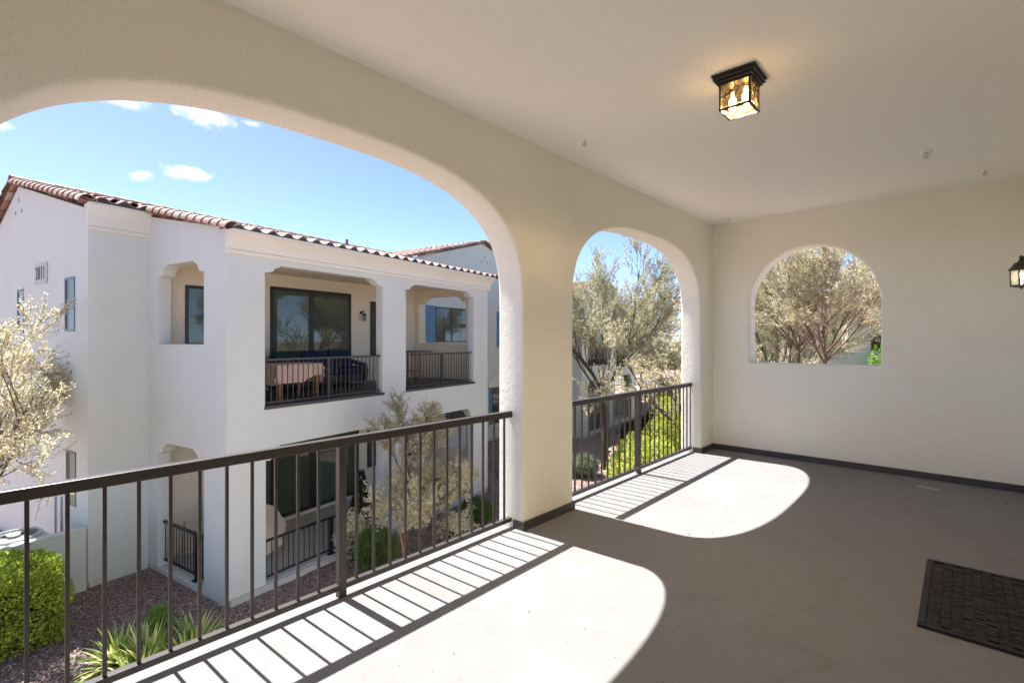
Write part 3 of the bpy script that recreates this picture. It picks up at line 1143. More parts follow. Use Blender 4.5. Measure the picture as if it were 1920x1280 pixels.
# eave closure over the set-back wall
tile_field(mb, (-2.98, -1.17, 4.318), (0, 1, 0), slope, 1.17, .38, seed=9)
sl2 = Vector((-3.6, 0, -1.86)).normalized()
tile_field(mb, (Tr - 3.6, -1.17, zr - 1.86), (0, 1, 0), -sl2, 8.0, Vector((3.6, 0, 1.86)).length, seed=6)
mb.build('roof', nb, OFF, tint=True)
mb = MB()
mb.tube([(-4.2, 6.3, 4.5), (-4.2, 6.3, 4.90)], .05, M['tile'], 8)
mb.build('vent_pipe', nb, OFF, tint=True)


def cap_row(*a):
    mb = MB()
    barrel_row(mb, *a)
    mb.build('ridge_cap', nb, OFF, tint=True, smooth=50)


cap_row((-3.0, -1.13, 4.27), (Tr + .05, -1.13, zr - .05), (0, 0, 1), .15, .30, 2)
cap_row((Tr - 3.6, -1.13, zr - 1.93), (Tr - .05, -1.13, zr - .05), (0, 0, 1), .15, .36, 3)
cap_row((.22, -.03, za - .02), (-2.9, -.03, 4.29), (0, 0, 1), .14, .30, 4)
cap_row((.22, 8.78, za - .02), (-4.3, 8.78, 4.6), (0, 0, 1), .13, .34, 4)
cap_row((Tr, -1.2, zr + .02), (Tr, 16.5, zr + .02), (0, 0, 1), .13, .42, 8)
# cross wing beyond the balconies
mb = MB()
panel(mb, 'X', -4.5, [(7.6, FG), (17.0, FG), (17.0, 5.60), (14.7, 6.15), (8.9, 4.55), (7.6, 4.2)], [], .2, M['white'])
mb.build('wing_wall', nb, OFF)
mb = MB()
mb.box(-4.66, -4.52, 8.6, 17.0, G - .05, FG, M['concrete'])
mb.build('footing', nb, OFF)
mb = MB()
sw = Vector((0, 5.9, 1.66)).normalized()
tile_field(mb, (-4.42, 8.75, 4.60), (-1, 0, 0), sw, 5.0, Vector((0, 5.95, 1.66)).length, seed=31)
tile_field(mb, (-4.42, 17.2, 5.62), (-1, 0, 0), Vector((0, -2.5, .68)).normalized(), 5.0, 2.55, seed=32)
mb.build('wing_roof', nb, OFF, tint=True)
cap_row((-4.4, 8.8, 4.60), (-4.4, 14.65, 6.22), (0, 0, 1), .14, .33, 11)
cap_row((-4.4, 17.2, 5.60), (-4.4, 14.75, 6.22), (0, 0, 1), .14, .33, 12)


def vents(axis_pos, spots, facing):
    for (a, z) in spots:
        mb = MB()
        w, h = .045, .11
        if facing == 'Y':
            q = [(a - w, axis_pos - .004, z), (a + w, axis_pos - .004, z), (a, axis_pos - .004, z + h)]
        else:
            q = [(axis_pos + .004, a - w, z), (axis_pos + .004, a + w, z), (axis_pos + .004, a, z + h)]
        b2 = [(p[0] - (.003 if facing == 'X' else 0), p[1] + (.003 if facing == 'Y' else 0), p[2]) for p in q]
        mb.add(q + b2, [(0, 1, 2), (0, 3, 4, 1), (1, 4, 5, 2), (2, 5, 3, 0)], M['bframe'])
        mb.build('gable_vent', nb, OFF)


vents(-1.065, ((-7.42, 4.93), (-7.20, 4.62), (-7.66, 4.62)), 'Y')
vents(-4.5, ((14.87, 5.50), (14.62, 5.26), (15.12, 5.26)), 'X')


def window(axis, pos, u0, u1, z0, z1, parent, name='window', panes=None, fw=.05, pane='pane', proud=.02, mull=(), trans=(), frame=None):
    """frame proud of the wall, glass set back in it; parts: frame mesh > pane meshes"""
    fr = frame or M['bframe']
    mb = MB()

    def bx(a, b, c, e, d0, d1, m, tgt):
        if axis == 'X':
            tgt.box(pos + d0, pos + d1, a, b, c, e, m)
        else:
            tgt.box(a, b, pos - d1, pos - d0, c, e, m)
    bx(u0, u1, z1 - fw, z1, .001, proud, fr, mb)
    bx(u0, u1, z0, z0 + fw, .001, proud, fr, mb)
    bx(u0, u0 + fw, z0 + fw, z1 - fw, .001, proud, fr, mb)
    bx(u1 - fw, u1, z0 + fw, z1 - fw, .001, proud, fr, mb)
    for (mm, w) in mull:
        bx(mm - w / 2, mm + w / 2, z0 + fw, z1 - fw, .001, proud * .9, fr, mb)
    fo = mb.build(name, parent, OFF)
    edges = [u0 + fw] + [x for (mm, w) in mull for x in (mm - w / 2, mm + w / 2)] + [u1 - fw]
    for i in range(0, len(edges) - 1, 2):
        mb = MB()
        pm = pane[i // 2] if isinstance(pane, (list, tuple)) else pane
        bx(edges[i], edges[i + 1], z0 + fw, z1 - fw, .0015, .008, M[pm], mb)
        nh, nv = (trans if trans else (0, 0))
        for k in range(1, nh):
            zz = z0 + (z1 - z0) * k / nh
            bx(edges[i], edges[i + 1], zz - .008, zz + .008, .0082, .012, fr, mb)
        for k in range(1, nv):
            uu = edges[i] + (edges[i + 1] - edges[i]) * k / nv
            bx(uu - .008, uu + .008, z0 + fw, z1 - fw, .0085, .0125, fr, mb)
        mb.build('pane', fo, OFF)
    return fo


BW = -3.0
window('X', BW, .675, 2.45, .17, 2.77, nb, 'sliding_door', mull=[(1.56, .1)], pane='paneg', fw=.075)
window('X', BW, 2.76, 5.45, .17, 2.93, nb, 'sliding_door', mull=[(4.02, .17)], pane=('paneg', 'pane'), fw=.09)
window('X', BW, 6.23, 6.9, 1.0, 2.75, nb, 'window', fw=.045)
window('X', BW, 1.95, 5.75, G + .2, -.62, nb, 'sliding_door', mull=[(2.83, .12), (4.05, .2), (5.0, .12)], pane=('paneg', 'pane', 'paneg', 'pane'), fw=.09)
window('X', BW, 6.1, 8.2, G + .9, -.7, nb, 'window', mull=[(6.9, .06)], pane=('pane', 'paneg'), fw=.05)
mb = MB()
mb.box(-2.998, -2.90, .5, 5.6, G + .126, G + .198, M['cream'])
mb.build('door_sill', nb, OFF)
window('Y', -1.065, -4.39, -3.83, 1.68, 2.83, nb, 'window', fw=.05, pane=('bird', 'gablepane'), proud=.012, mull=[(-4.19, .06)])  # dark left strip paints a recessed jamb's shade, same on the next two
window('Y', -1.065, -7.52, -7.04, 1.66, 2.74, nb, 'window', fw=.05, pane=('bird', 'gablepane'), proud=.012, mull=[(-7.32, .06)])
window('Y', -1.065, -4.31, -3.77, -2.0, -.85, nb, 'window', fw=.05, pane=('bird', 'gablepane'), proud=.012, mull=[(-4.11, .06)])
W1 = window('X', -4.5, 11.2, 13.63, 1.40, 2.92, nb, 'window', mull=[(12.3, .09)], trans=(3, 2), pane='blinds', fw=.05)
W2 = window('X', -4.5, 16.38, 17.0, 1.15, 2.9, nb, 'window', trans=(3, 2), pane='blinds', fw=.05)
W3 = window('X', -4.5, 15.5, 16.9, -2.70, -.90, nb, 'window', trans=(4, 2), pane='pane', fw=.05)


def shutter(T, s0, s1, z0, z1):
    mb = MB()
    n = 3
    w = (s1 - s0) / n
    for i in range(n):
        mb.box(T + .001, T + .03, s0 + i * w + .004, s0 + (i + 1) * w - .004, z0, z1, M['shutter'])
    for zz in (z0 + .3 * (z1 - z0), z1 - .22 * (z1 - z0)):
        mb.box(T + .03, T + .045, s0 + .004, s1 - .004, zz - .05, zz + .05, M['shutter'])
    mb.build('shutter', nb, OFF)


window('X', -4.5, 11.2, 13.63, -2.35, -.85, nb, 'window', mull=[(12.3, .09)], trans=(3, 2), pane='blinds', fw=.05)
shutter(-4.5, 10.60, 11.18, -2.37, -.83)
shutter(-4.5, 13.65, 14.22, -2.37, -.83)
shutter(-4.5, 10.60, 11.18, 1.38, 2.95)
shutter(-4.5, 13.65, 14.22, 1.38, 2.95)
shutter(-4.5, 15.93, 16.36, 1.13, 2.93)
shutter(-4.5, 15.22, 15.48, -2.72, -.88)
mb = MB()
mb.box(-4.498, -4.46, 15.2, 17.0, -.86, -.62, M['cream'])
mb.build('lintel', nb, OFF)
mb = MB()
pts = [(16.0 + .42 * math.cos(t), -.61 + .40 * math.sin(t)) for t in [math.pi * i / 16 for i in range(17)]]
vs = [(-4.497, a, b) for a, b in pts] + [(-4.47, a, b) for a, b in pts]
n = len(pts)
mb.add(vs, [tuple(range(n, 2 * n))] + [(i, i + 1, n + i + 1, n + i) for i in range(n - 1)], M['cream'])
mb.build('arch_trim', nb, OFF)
mb = MB()
mb.box(-4.498, -4.42, 15.2, 17.0, -2.82, -2.72, M['cream'])
mb.build('sill', nb, OFF)
# wall lamp of the upper balcony
mb = MB()
mb.tube([(-2.985, 5.85, 2.33), (-2.985, 5.85, 2.40)], .05, M['black'], 10)
mb.tube([(-2.96, 5.85, 2.38), (-2.88, 5.85, 2.44), (-2.84, 5.85, 2.36)], .012, M['black'], 6)
mb.lathe((-2.84, 5.85, 2.15), [(.001, .2), (.03, .19), (.075, .13), (.075, .12), (.001, .12)], M['black'], 8)
for k in range(4):
    t = k * math.pi / 2 + .7
    mb.tube([(-2.84 + .06 * math.cos(t), 5.85 + .06 * math.sin(t), 2.27), (-2.84 + .05 * math.cos(t), 5.85 + .05 * math.sin(t), 2.11)], .008, M['black'], 5)
mb.lathe((-2.84, 5.85, 2.10), [(.055, .0), (.055, .015), (.001, .016)], M['black'], 8)
wlp = mb.build('wall_lamp', nb, OFF)
mb = MB()
mb.lathe((-2.84, 5.85, 2.116), [(.042, 0), (.05, .14)], M['frost'], 10)
mb.build('lamp_glass', wlp, OFF)
# address plate
mb = MB()
mb.box(-6.2, -5.42, -1.09, -1.066, 2.78, 3.26, M['plate'])
ap = mb.build('address_plate', nb, OFF, bevel=.01)
cu = bpy.data.curves.new('numerals', 'FONT')
cu.body = "2011"
cu.size = .43
cu.extrude = .006
cu.align_x = 'CENTER'
cu.align_y = 'CENTER'
cu.space_character = 1.3
tmp = bpy.data.objects.new('numerals', cu)
col.objects.link(tmp)
bpy.context.view_layer.update()
me = bpy.data.meshes.new_from_object(tmp.evaluated_get(bpy.context.evaluated_depsgraph_get()))
bpy.data.objects.remove(tmp)
me.materials.clear(); me.materials.append(M['numeral'])
nm = bpy.data.objects.new('numerals', me)
col.objects.link(nm)
nm.parent = ap
nm.rotation_euler = (R(90), 0, 0)
nm.scale = (.56, 1, 1)
nm.location = (-5.81, -1.093, 3.02 - G)
# conduits down the gable wall
for t in (-4.9, -4.55):
    mb = MB()
    mb.tube([(t, -1.085, G + .3), (t, -1.085, -1.9)], .018, M['pipe'], 6)
    mb.build('conduit', nb, OFF)
tag(nb, 'two storey white stucco apartment building with a 2011 plate and corbelled balcony openings', 'building')

# the next building along, same design --------------------------------------
nb2 = copy_tree(nb)
p2 = NW(-.85, 18.25)
nb2.location = (p2.x, p2.y, G)
tag(nb2, 'farther white stucco apartment building with tiled roof and pillars, behind the big olive tree', 'building')
for o in kids(nb2):
    if o.name.startswith('address_plate'):
        for c in kids(o):
            bpy.data.objects.remove(c)
        bpy.data.objects.remove(o)
        break

# railings of the neighbour ---------------------------------------------------
GN = "guard rails of the neighbouring building"


def nrail(T, s0, s1, zbase, m, label, gap=.04, height=.95, posts=(), step=.125, rz=0, base=False):
    L = s1 - s0
    ys = [.055 + i * step for i in range(int((L - .06) / step) + 1)]
    p = NW(T, s0, zbase)
    return railing('guard_rail', 0, L, ys, p, NROT + rz, m, label, 'railing', GN, height=height, post_w=.055, bar=.016, top=(.05, .045), gap=gap,
                   posts=[q - s0 for q in posts], base=base)


nrail(-.10, .77, 3.90, .166, M['bronze'], 'bronze guard rail of the upper balcony in front of the blue wicker sofa', posts=[2.35])
nrail(-.10, 4.76, 7.80, .166, M['bronze'], 'bronze guard rail of the upper balcony in front of the round bar table', posts=[6.35])
nrail(-.10, .79, 4.05, G + .126, M['black'], 'black guard rail of the ground floor patio in front of the red pot', posts=[2.42], height=.85, gap=.08, base=True)
nrail(-.10, 4.76, 7.80, G + .126, M['black'], 'black guard rail of the ground floor patio behind the young pale tree', posts=[6.3], height=.85, gap=.08, base=True)
# gate-like rail in the side opening of the ground floor (runs along T)
L = 2.735 - .72
ys = [.06 + i * .118 for i in range(int((L - .06) / .118) + 1)]
railing('guard_rail', 0, L, ys, NW(-2.70, .12, G + .126), NROT - R(90), M['black'],
        'black guard rail in the side opening of the ground floor before the broom', 'railing', GN, height=.98, post_w=.05, bar=.016, top=(.06, .05), gap=.12,
        posts=[1.35], base=True)
# far building ground-floor rails
p = NW(-.95, 18.25 + .79, G + .126)
railing('guard_rail', 0, 3.1, [.055 + .125 * i for i in range(25)], p, NROT, M['black'], 'black patio guard rail of the farther building behind the olive tree trunk',
        'railing', GN, height=.85, post_w=.055, bar=.016, top=(.05, .045), gap=.08, posts=[1.6])

# furniture on the neighbour's upper balcony -------------------------------------
FZ = .166


def nobj(name, T, S, Z, label, cat, rz=0, group=None):
    o = empty(name, NW(T, S, Z), NROT + rz)
    return tag(o, label, cat, group)


tb = nobj('patio_table', -1.0, 1.98, FZ, 'wooden patio table under a draped tan cloth on the upper balcony', 'table')
mb = MB(); mb.box(-.38, .38, -.56, .56, .74, .78, M['wood']); mb.build('table_top', tb)
for sx in (-1, 1):
    for sy in (-1, 1):
        mb = MB(); mb.box(sx * .34 - .03, sx * .34 + .03, sy * .48 - .03, sy * .48 + .03, .001, .739, M['wood']); mb.build('leg', tb)
# cloth: a grid that lies on the top and hangs in folds
mb = MB()
nu, nv = 34, 44
A, B = .40, .575
pts = {}
rc_ = random.Random(9)
for i in range(nu + 1):
    for j in range(nv + 1):
        u = -1.0 + 2.0 * i / nu
        v = -1.0 + 2.0 * j / nv
        hx = u * (A + .42); hy = v * (B + .46)
        x = max(-A, min(A, hx)); y = max(-B, min(B, hy))
        ox, oy = abs(hx) - A, abs(hy) - B
        drop = max(0, ox, oy)
        if ox > 0 and oy > 0:
            drop = math.hypot(ox, oy) * .9
        fold = .028 * math.sin(hy * 17 + 1.3) * min(1, drop * 5) if ox > 0 else 0
        fold2 = .028 * math.sin(hx * 15) * min(1, drop * 5) if oy > 0 else 0
        x += math.copysign(.012 + fold + drop * .05, hx) if ox > 0 else 0
        y += math.copysign(.012 + fold2 + drop * .05, hy) if oy > 0 else 0
        lift = 0
        if hx > A and hy > .05:
            lift = min(.14, (hy - .05) * .45) * min(1, drop * 3)
        z = .792 - min(drop, .47) + lift
        pts[i, j] = (x, y, z)
vs = [pts[i, j] for i in range(nu + 1) for j in range(nv + 1)]
fs = [(i * (nv + 1) + j, (i + 1) * (nv + 1) + j, (i + 1) * (nv + 1) + j + 1, i * (nv + 1) + j + 1) for i in range(nu) for j in range(nv)]
mb.add(vs, fs, M['cloth'])
cl = mb.build('table_cloth', None, smooth=70)
cl.location = NW(-1.0, 1.98, FZ)
cl.rotation_euler = (0, 0, NROT)
tag(cl, 'tan cloth draped over the wooden table on the upper balcony', 'tablecloth')

# sofa
sf = nobj('wicker_sofa', -2.4, 4.25, FZ, 'dark wicker sofa with navy cushions on the upper balcony', 'sofa')


def rbox(mb, x0, x1, y0, y1, z0, z1, m):
    mb.box(x0, x1, y0, y1, z0, z1, m)


mb = MB()
rbox(mb, -.36, .36, -.92, .92, .12, .36, M['wicker'])
rbox(mb, -.38, -.26, -.92, .92, .36, .86, M['wicker'])
for s in (-1, 1):
    y0, y1 = (s * .82, s * 1.0) if s > 0 else (-1.0, -.82)
    rbox(mb, -.34, .36, y0, y1, .12, .56, M['wicker'])
    mb.tube([(.36, (y0 + y1) / 2, .18), (.40, (y0 + y1) / 2, .45), (.36, (y0 + y1) / 2, .60), (.1, (y0 + y1) / 2, .64), (-.34, (y0 + y1) / 2, .70)], .07, M['wicker'], 8)
mb.build('frame', sf, bevel=.03)
for sy in (-1, 1):
    for sx in (-1, 1):
        mb = MB(); mb.tube([(sx * .31, sy * .9, .001), (sx * .30, sy * .88, .125)], .025, M['wicker'], 8); mb.build('leg', sf)
for s in (-1, 1):
    mb = MB(); rbox(mb, -.24, .36, min(0.01 * s, s * .80), max(.01 * s, s * .80), .362, .50, M['navy']); mb.build('seat_cushion', sf, bevel=.04)
    mb = MB()
    mt_ = Matrix.Translation((-.17, s * .41, .76)) @ Matrix.Rotation(R(-12), 4, 'Y')
    mb.cbox((0, 0, 0), (.15, .80, .52), M['navy'], mt_); mb.build('back_cushion', sf, bevel=.05)
# green-cushioned chair beside it
ch_ = nobj('wicker_chair', -2.35, 2.85, FZ, 'dark wicker chair with a green back cushion left of the navy sofa', 'chair')
mb = MB(); mb.box(-.3, .3, -.3, .3, .12, .36, M['wicker']); mb.box(-.34, -.26, -.33, .33, .36, .92, M['wicker'])
mb.box(-.3, .3, .30, .40, .12, .58, M['wicker']); mb.box(-.3, .3, -.40, -.30, .12, .58, M['wicker']); mb.build('frame', ch_, bevel=.02)
mb = MB(); mb.cbox((-.19, 0, .78), (.13, .56, .50), M['teal']); mb.build('back_cushion', ch_, bevel=.05)
mb = MB(); mb.box(-.24, .3, -.29, .29, .361, .48, M['teal']); mb.build('seat_cushion', ch_, bevel=.04)
for sy in (-1, 1):
    for sx in (-1, 1):
        mb = MB(); mb.tube([(sx * .26, sy * .34, .001), (sx * .26, sy * .34, .125)], .022, M['wicker'], 8); mb.build('leg', ch_)
# bent-metal chairs round the cloth-covered table
for i, (T, S, rz, lab) in enumerate(((-.95, 2.88, R(-90), 'black wire chair at the right end of the cloth covered table'),
                                     (-1.0, 1.05, R(90), 'black wire chair at the left end of the cloth covered table'))):
    c = nobj('wire_chair', T, S, FZ, lab, 'chair', rz, 'wire chairs at the cloth covered table')
    mb = MB(); mb.box(-.22, .22, -.22, .22, .41, .45, M['wicker']); mb.build('seat', c, bevel=.015)
    mb = MB()
    for s in (-1, 1):
        mb.tube([(.20, s * .21, .41), (.25, s * .22, .014), (-.22, s * .22, .014), (-.20, s * .21, .41)], .013, M['black'], 6)
    mb.build('leg_frame', c)
    mb = MB()
    mb.tube([(-.20, -.21, .44), (-.27, -.23, .74), (-.30, -.14, .88), (-.31, 0, .91), (-.30, .14, .88), (-.27, .23, .74), (-.20, .21, .44)], .013, M['black'], 6)
    for k in range(-2, 3):
        mb.tube([(-.205, k * .07, .445), (-.295, k * .06, .875)], .006, M['black'], 5)
    mb.build('backrest', c)
# bar table
bt = nobj('bar_table', -1.35, 6.5, FZ, 'tall round bar table with grey top and orange wooden legs on the upper balcony', 'table')
mb = MB(); mb.lathe((0, 0, 0), [(.001, .945), (.58, .945), (.60, .955), (.60, .985), (.58, .995), (.001, .995)], M['greywood'], 32); mb.build('table_top', bt, smooth=40)
for k in range(4):
    t = k * math.pi / 2 + .5
    mb = MB()
    x, y = math.cos(t), math.sin(t)
    mb.tube([(x * .19, y * .19, .944), (x * .19, y * .19, .20)], .034, M['wood'], 6)
    mb.tube([(x * .19, y * .19, .24), (x * .40, y * .40, .022)], .03, M['wood'], 6)
    mb.build('leg', bt)
mb = MB(); mb.lathe((0, 0, 0), [(.17, .36), (.25, .36), (.25, .39), (.17, .39)], M['wood'], 16); mb.build('stretcher', bt)

# ground-floor patio things
um = nobj('patio_umbrella', -1.25, 1.45, G + .126, 'open beige patio umbrella laid tilted on the ground floor patio', 'umbrella')
tilt = Matrix.Translation((0, 0, .66)) @ Matrix.Rotation(R(-8), 4, 'X') @ Matrix.Rotation(R(62), 4, 'Y')
mb = MB()
rr = .62
rim = []
for k in range(16):
    t = math.pi / 8 * k
    rad = rr if k % 2 == 0 else rr * .91
    rim.append(tilt @ Vector((rad * math.cos(t), rad * math.sin(t), 0)))
top_ = tilt @ Vector((0, 0, .24))
mb.add(rim + [top_], [(k, (k + 1) % 16, 16) for k in range(16)], M['beige'])
rim2 = [tilt @ (tilt.inverted() @ p - Vector((0, 0, .012))) for p in rim]
mb.add(rim2 + [tilt @ Vector((0, 0, .225))], [((k + 1) % 16, k, 16) for k in range(16)], M['beige_in'])
mb.add(rim + rim2, [(k, (k + 1) % 16, 16 + (k + 1) % 16, 16 + k) for k in range(16)], M['beige'])
mb.build('canopy', um)
mb = MB(); mb.tube([tilt @ Vector((0, 0, .22)), tilt @ Vector((0, 0, -.75))], .018, M['wood'], 8); mb.build('pole', um)
for k in range(8):
    t = math.pi / 4 * k
    mb = MB(); mb.tube([tilt @ Vector((0, 0, .19)), tilt @ Vector((rr * .95 * math.cos(t), rr * .95 * math.sin(t), -.016))], .008, M['wood'], 5); mb.build('rib', um)


def leaf_quads(P, D, Nn, L, W):
    """diamond leaves: base points P, unit directions D, side vectors Nn, lengths, widths"""
    n = len(P)
    side = np.cross(D, Nn)
    side /= np.linalg.norm(side, axis=1, keepdims=True) + 1e-9
    L = L[:, None]; W = W[:, None]
    v = np.empty((n, 4, 3))
    v[:, 0] = P
    v[:, 1] = P + D * L * .45 + side * W
    v[:, 2] = P + D * L
    v[:, 3] = P + D * L * .45 - side * W
    f = np.arange(n * 4).reshape(n, 4)
    return v.reshape(-1, 3), f


def unit(a):
    return a / (np.linalg.norm(a, axis=1, keepdims=True) + 1e-9)


def bush(seed, n, rx, ry, rz, L, W, m, name='foliage', parent=None, up=.6, power=2.0, flat=None, shell=.35):
    """leaves through a bush-shaped volume whose foot is at the origin"""
    g = np.random.default_rng(seed)
    d = unit(g.normal(size=(n, 3)))
    lump = 1 + .16 * np.sin(d[:, 0] * 5 + seed) * np.cos(d[:, 1] * 6 + seed * 2) + .10 * np.sin(d[:, 2] * 9 + d[:, 0] * 7 + seed)
    if power > 2.5:
        lump = 1 + (lump - 1) * .35
        d2 = np.sign(d) * np.abs(d) ** (2 / power)
        d2 /= (np.abs(d2) ** power).sum(1, keepdims=True) ** (1 / power)
    else:
        d2 = d
    r = 1 - shell * g.random(n) ** 1.6
    P = d2 * (r * lump)[:, None] * np.array([rx, ry, rz]) + np.array([0, 0, rz])
    P[:, 2] = np.abs(P[:, 2]) + .01
    D = unit(d * .8 + g.normal(size=(n, 3)) * .75 + np.array([0, 0, up]))
    v, f = leaf_quads(P, D, unit(g.normal(size=(n, 3))), L * g.uniform(.6, 1.3, n), W * g.uniform(.7, 1.2, n))
    return np_mesh(name, v, f, m, parent)


def core(mb, rx, ry, rz, m, sides=12):
    prof = []
    for i in range(7):
        t = math.pi * i / 6
        prof.append((max(.001, math.sin(t)), (1 - math.cos(t))))
    vs, fs = [], []
    for r, z in prof:
        for k in range(sides):
            a = 2 * math.pi * k / sides
            vs.append((rx * r * math.cos(a), ry * r * math.sin(a), rz * z + .005))
    for i in range(6):
        for k in range(sides):
            k2 = (k + 1) % sides
            fs.append((i * sides + k, i * sides + k2, (i + 1) * sides + k2, (i + 1) * sides + k))
    mb.add(vs, fs, m)


M['twig'] = m_plain('inner_twigs', (.045, .04, .022), .95, 0, .5, 30)  # solid dark body that closes the gaps inside bush foliage


def make_bush(name, loc, seed, n, rx, ry, rz, L, W, m, label, cat, group=None, **kw):
    root = empty(name, loc, seed * .7)
    tag(root, label, cat, group)
    bush(seed, n, rx, ry, rz, L, W, m, 'foliage', root, **kw)
    mb = MB()
    core(mb, rx * .62, ry * .62, rz * .66, M['twig'])
    mb.build('stems', root)
    return root


pt = nobj('flower_pot', -.55, 3.28, G + .126, 'round red glazed pot with blue grey rim behind the patio rail', 'pot')
mb = MB(); mb.lathe((0, 0, 0), [(.001, .002), (.17, .002), (.24, .1), (.27, .22), (.25, .30)], M['red'], 24); mb.build('body', pt, smooth=50)
mb = MB(); mb.lathe((0, 0, 0), [(.25, .30), (.275, .33), (.275, .41), (.24, .42), (.22, .36), (.001, .36)], M['bluegrey'], 24); mb.build('rim', pt, smooth=50)
tp_ = nobj('topiary_shrub', -1.15, 4.22, G + .126, 'dark green conical shrub standing in the corner of the ground floor patio', 'shrub')
g = np.random.default_rng(3)
n = 2600
h = g.random(n) ** 1.3
rad = (.30 * (1 - h * .85)) * np.sqrt(g.random(n) * .5 + .5)
a = g.uniform(0, 6.283, n)
P = np.stack([rad * np.cos(a), rad * np.sin(a), .2 + h * 1.15], 1)
v, f = leaf_quads(P, unit(np.stack([np.cos(a), np.sin(a), g.normal(size=n) * .6 + .3], 1)), unit(g.normal(size=(n, 3))), g.uniform(.04, .08, n), g.uniform(.012, .02, n))
np_mesh('foliage', v, f, M['dgreen'], tp_)
mb = MB(); mb.tube([(0, 0, .001), (0, 0, 1.1)], .03, M['barkdark'], 6); mb.build('trunk', tp_)
mb = MB()
mb.lathe((0, 0, 0), [(.12, .0), (.2, .24), (.2, .26), (.001, .26)], M['bluegrey'], 16); mb.build('pot', tp_)

bm_ = nobj('broom', -1.55, .55, G + .126, 'broom with a long dark handle leaning behind the side rail of the ground floor patio', 'broom')
mb = MB(); mb.tube([(0, 0, .12), (.75, -.28, 1.55)], .012, M['black'], 6); mb.build('handle', bm_)
mb = MB()
g = np.random.default_rng(8)
for i in range(160):
    x0 = random.uniform(-.06, .06); y0 = random.uniform(-.03, .03)
    mb.tube([(x0 * .5, y0, .14), (x0 * 2.4 - .05, y0 * 2.4, .005)], .004, M['black'], 3, False)
mb.build('bristles', bm_)
bb = nobj('bamboo_pole', -2.45, .38, G + .126, 'short tan bamboo pole upright behind the side rail of the ground floor patio', 'pole')
mb = MB()
pts, rads = [], []
for i in range(7):
    z = .001 + i * .15
    pts += [(0.01 * i, 0, z), (.01 * i, 0, z + .01), (.01 * i, 0, z + .02)]
    rads += [.028, .034, .028]
mb.tube(pts, rads, M['stake'], 8)
mb.build('stem', bb)

# low screen wall, condensers
lw = nobj('screen_wall', -3.1, -1.10, G, 'low white stucco screen wall running left from the white building behind the clipped hedge', 'wall')
mb = MB(); mb.box(-.15, .0, -6.5, -.002, -.05, 1.21, M['white']); mb.build('wall_body', lw, bevel=.02)
mb = MB(); mb.box(-.165, .015, -6.5, -.002, 1.211, 1.262, M['white']); mb.build('coping', lw, bevel=.012)
ac0 = None
for i, (T, S, lab) in enumerate(((-3.85, -2.0, 'round topped air conditioning condenser just behind the low screen wall near the building'),
                                 (-4.3, -3.25, 'second air conditioning condenser farther left behind the low screen wall'))):
    if ac0 is None:
        ac0 = nobj('air_conditioner', T, S, G, lab, 'air conditioner', 0, 'condensers behind the screen wall')
        mb = MB()
        mb.box(-.44, .44, -.44, .44, .05, 1.20, M['greypaint'])
        for k in range(22):
            z = .12 + k * .047
            mb.box(-.447, .447, -.40, .40, z, z + .018, M['darkgrill'])
            mb.box(-.40, .40, -.4475, .4475, z, z + .018, M['darkgrill'])
        mb.build('casing', ac0, bevel=.01)
        mb = MB()
        mb.lathe((0, 0, 0), [(.42, 1.201), (.42, 1.24), (.36, 1.25), (.34, 1.21), (.02, 1.205)], M['greypaint'], 28)
        mb.build('top_ring', ac0, smooth=40)
        mb = MB()
        mb.lathe((0, 0, 0), [(.001, 1.255), (.10, 1.255), (.10, 1.235), (.001, 1.235)], M['white'], 16)
        for k in range(40):
            t = 2 * math.pi * k / 40
            mb.tube([(.1 * math.cos(t), .1 * math.sin(t), 1.245), (.36 * math.cos(t), .36 * math.sin(t), 1.245)], .004, M['darkgrill'], 4, False)
        mb.build('fan_grille', ac0)
        o = ac0
    else:
        o = copy_tree(ac0)
        o.location = NW(T, S, G)
        tag(o, lab, 'air conditioner', 'condensers behind the screen wall')

# ------------------------------------------------------------------ gravel stones in the yard
g = np.random.default_rng(5)
N = 52000
Tt = g.uniform(-3.1, 3.2, N); Ss = g.uniform(-4.2, 13.5, N)
keep = ~((Tt < .08) & (Ss > .0) & (Ss < 8.6)) & ~((Tt < -3.0))
Tt, Ss = Tt[keep], Ss[keep]
N = len(Tt)
c_, s_ = math.cos(NROT), math.sin(NROT)
X = NO.x + c_ * Tt - s_ * Ss; Y = NO.y + s_ * Tt + c_ * Ss
size = g.uniform(.010, .024, N)
base = np.array([(1, 0, 0), (-.5, .87, 0), (-.5, -.87, 0), (0, 0, .9), (0.1, 0, -.6)])
tri = np.array([(0, 1, 3), (1, 2, 3), (2, 0, 3), (1, 0, 4), (2, 1, 4), (0, 2, 4)])
an = g.uniform(0, 6.28, N)
ca, sa = np.cos(an), np.sin(an)
st = g.uniform(.6, 1.35, (N, 1, 3)) * size[:, None, None]
bv = base[None] * st + g.normal(size=(N, 5, 3)) * (size[:, None, None] * .16)
V = np.empty((N, 5, 3))
V[..., 0] = bv[..., 0] * ca[:, None] - bv[..., 1] * sa[:, None] + X[:, None]
V[..., 1] = bv[..., 0] * sa[:, None] + bv[..., 1] * ca[:, None] + Y[:, None]
V[..., 2] = bv[..., 2] + G + size[:, None] * .35
Fc = (tri[None] + (np.arange(N) * 5)[:, None, None]).reshape(-1, 3)
tag(np_mesh('gravel', V.reshape(-1, 3), Fc, M['stone']), 'reddish brown landscape gravel covering the yard', 'gravel', kind='stuff')


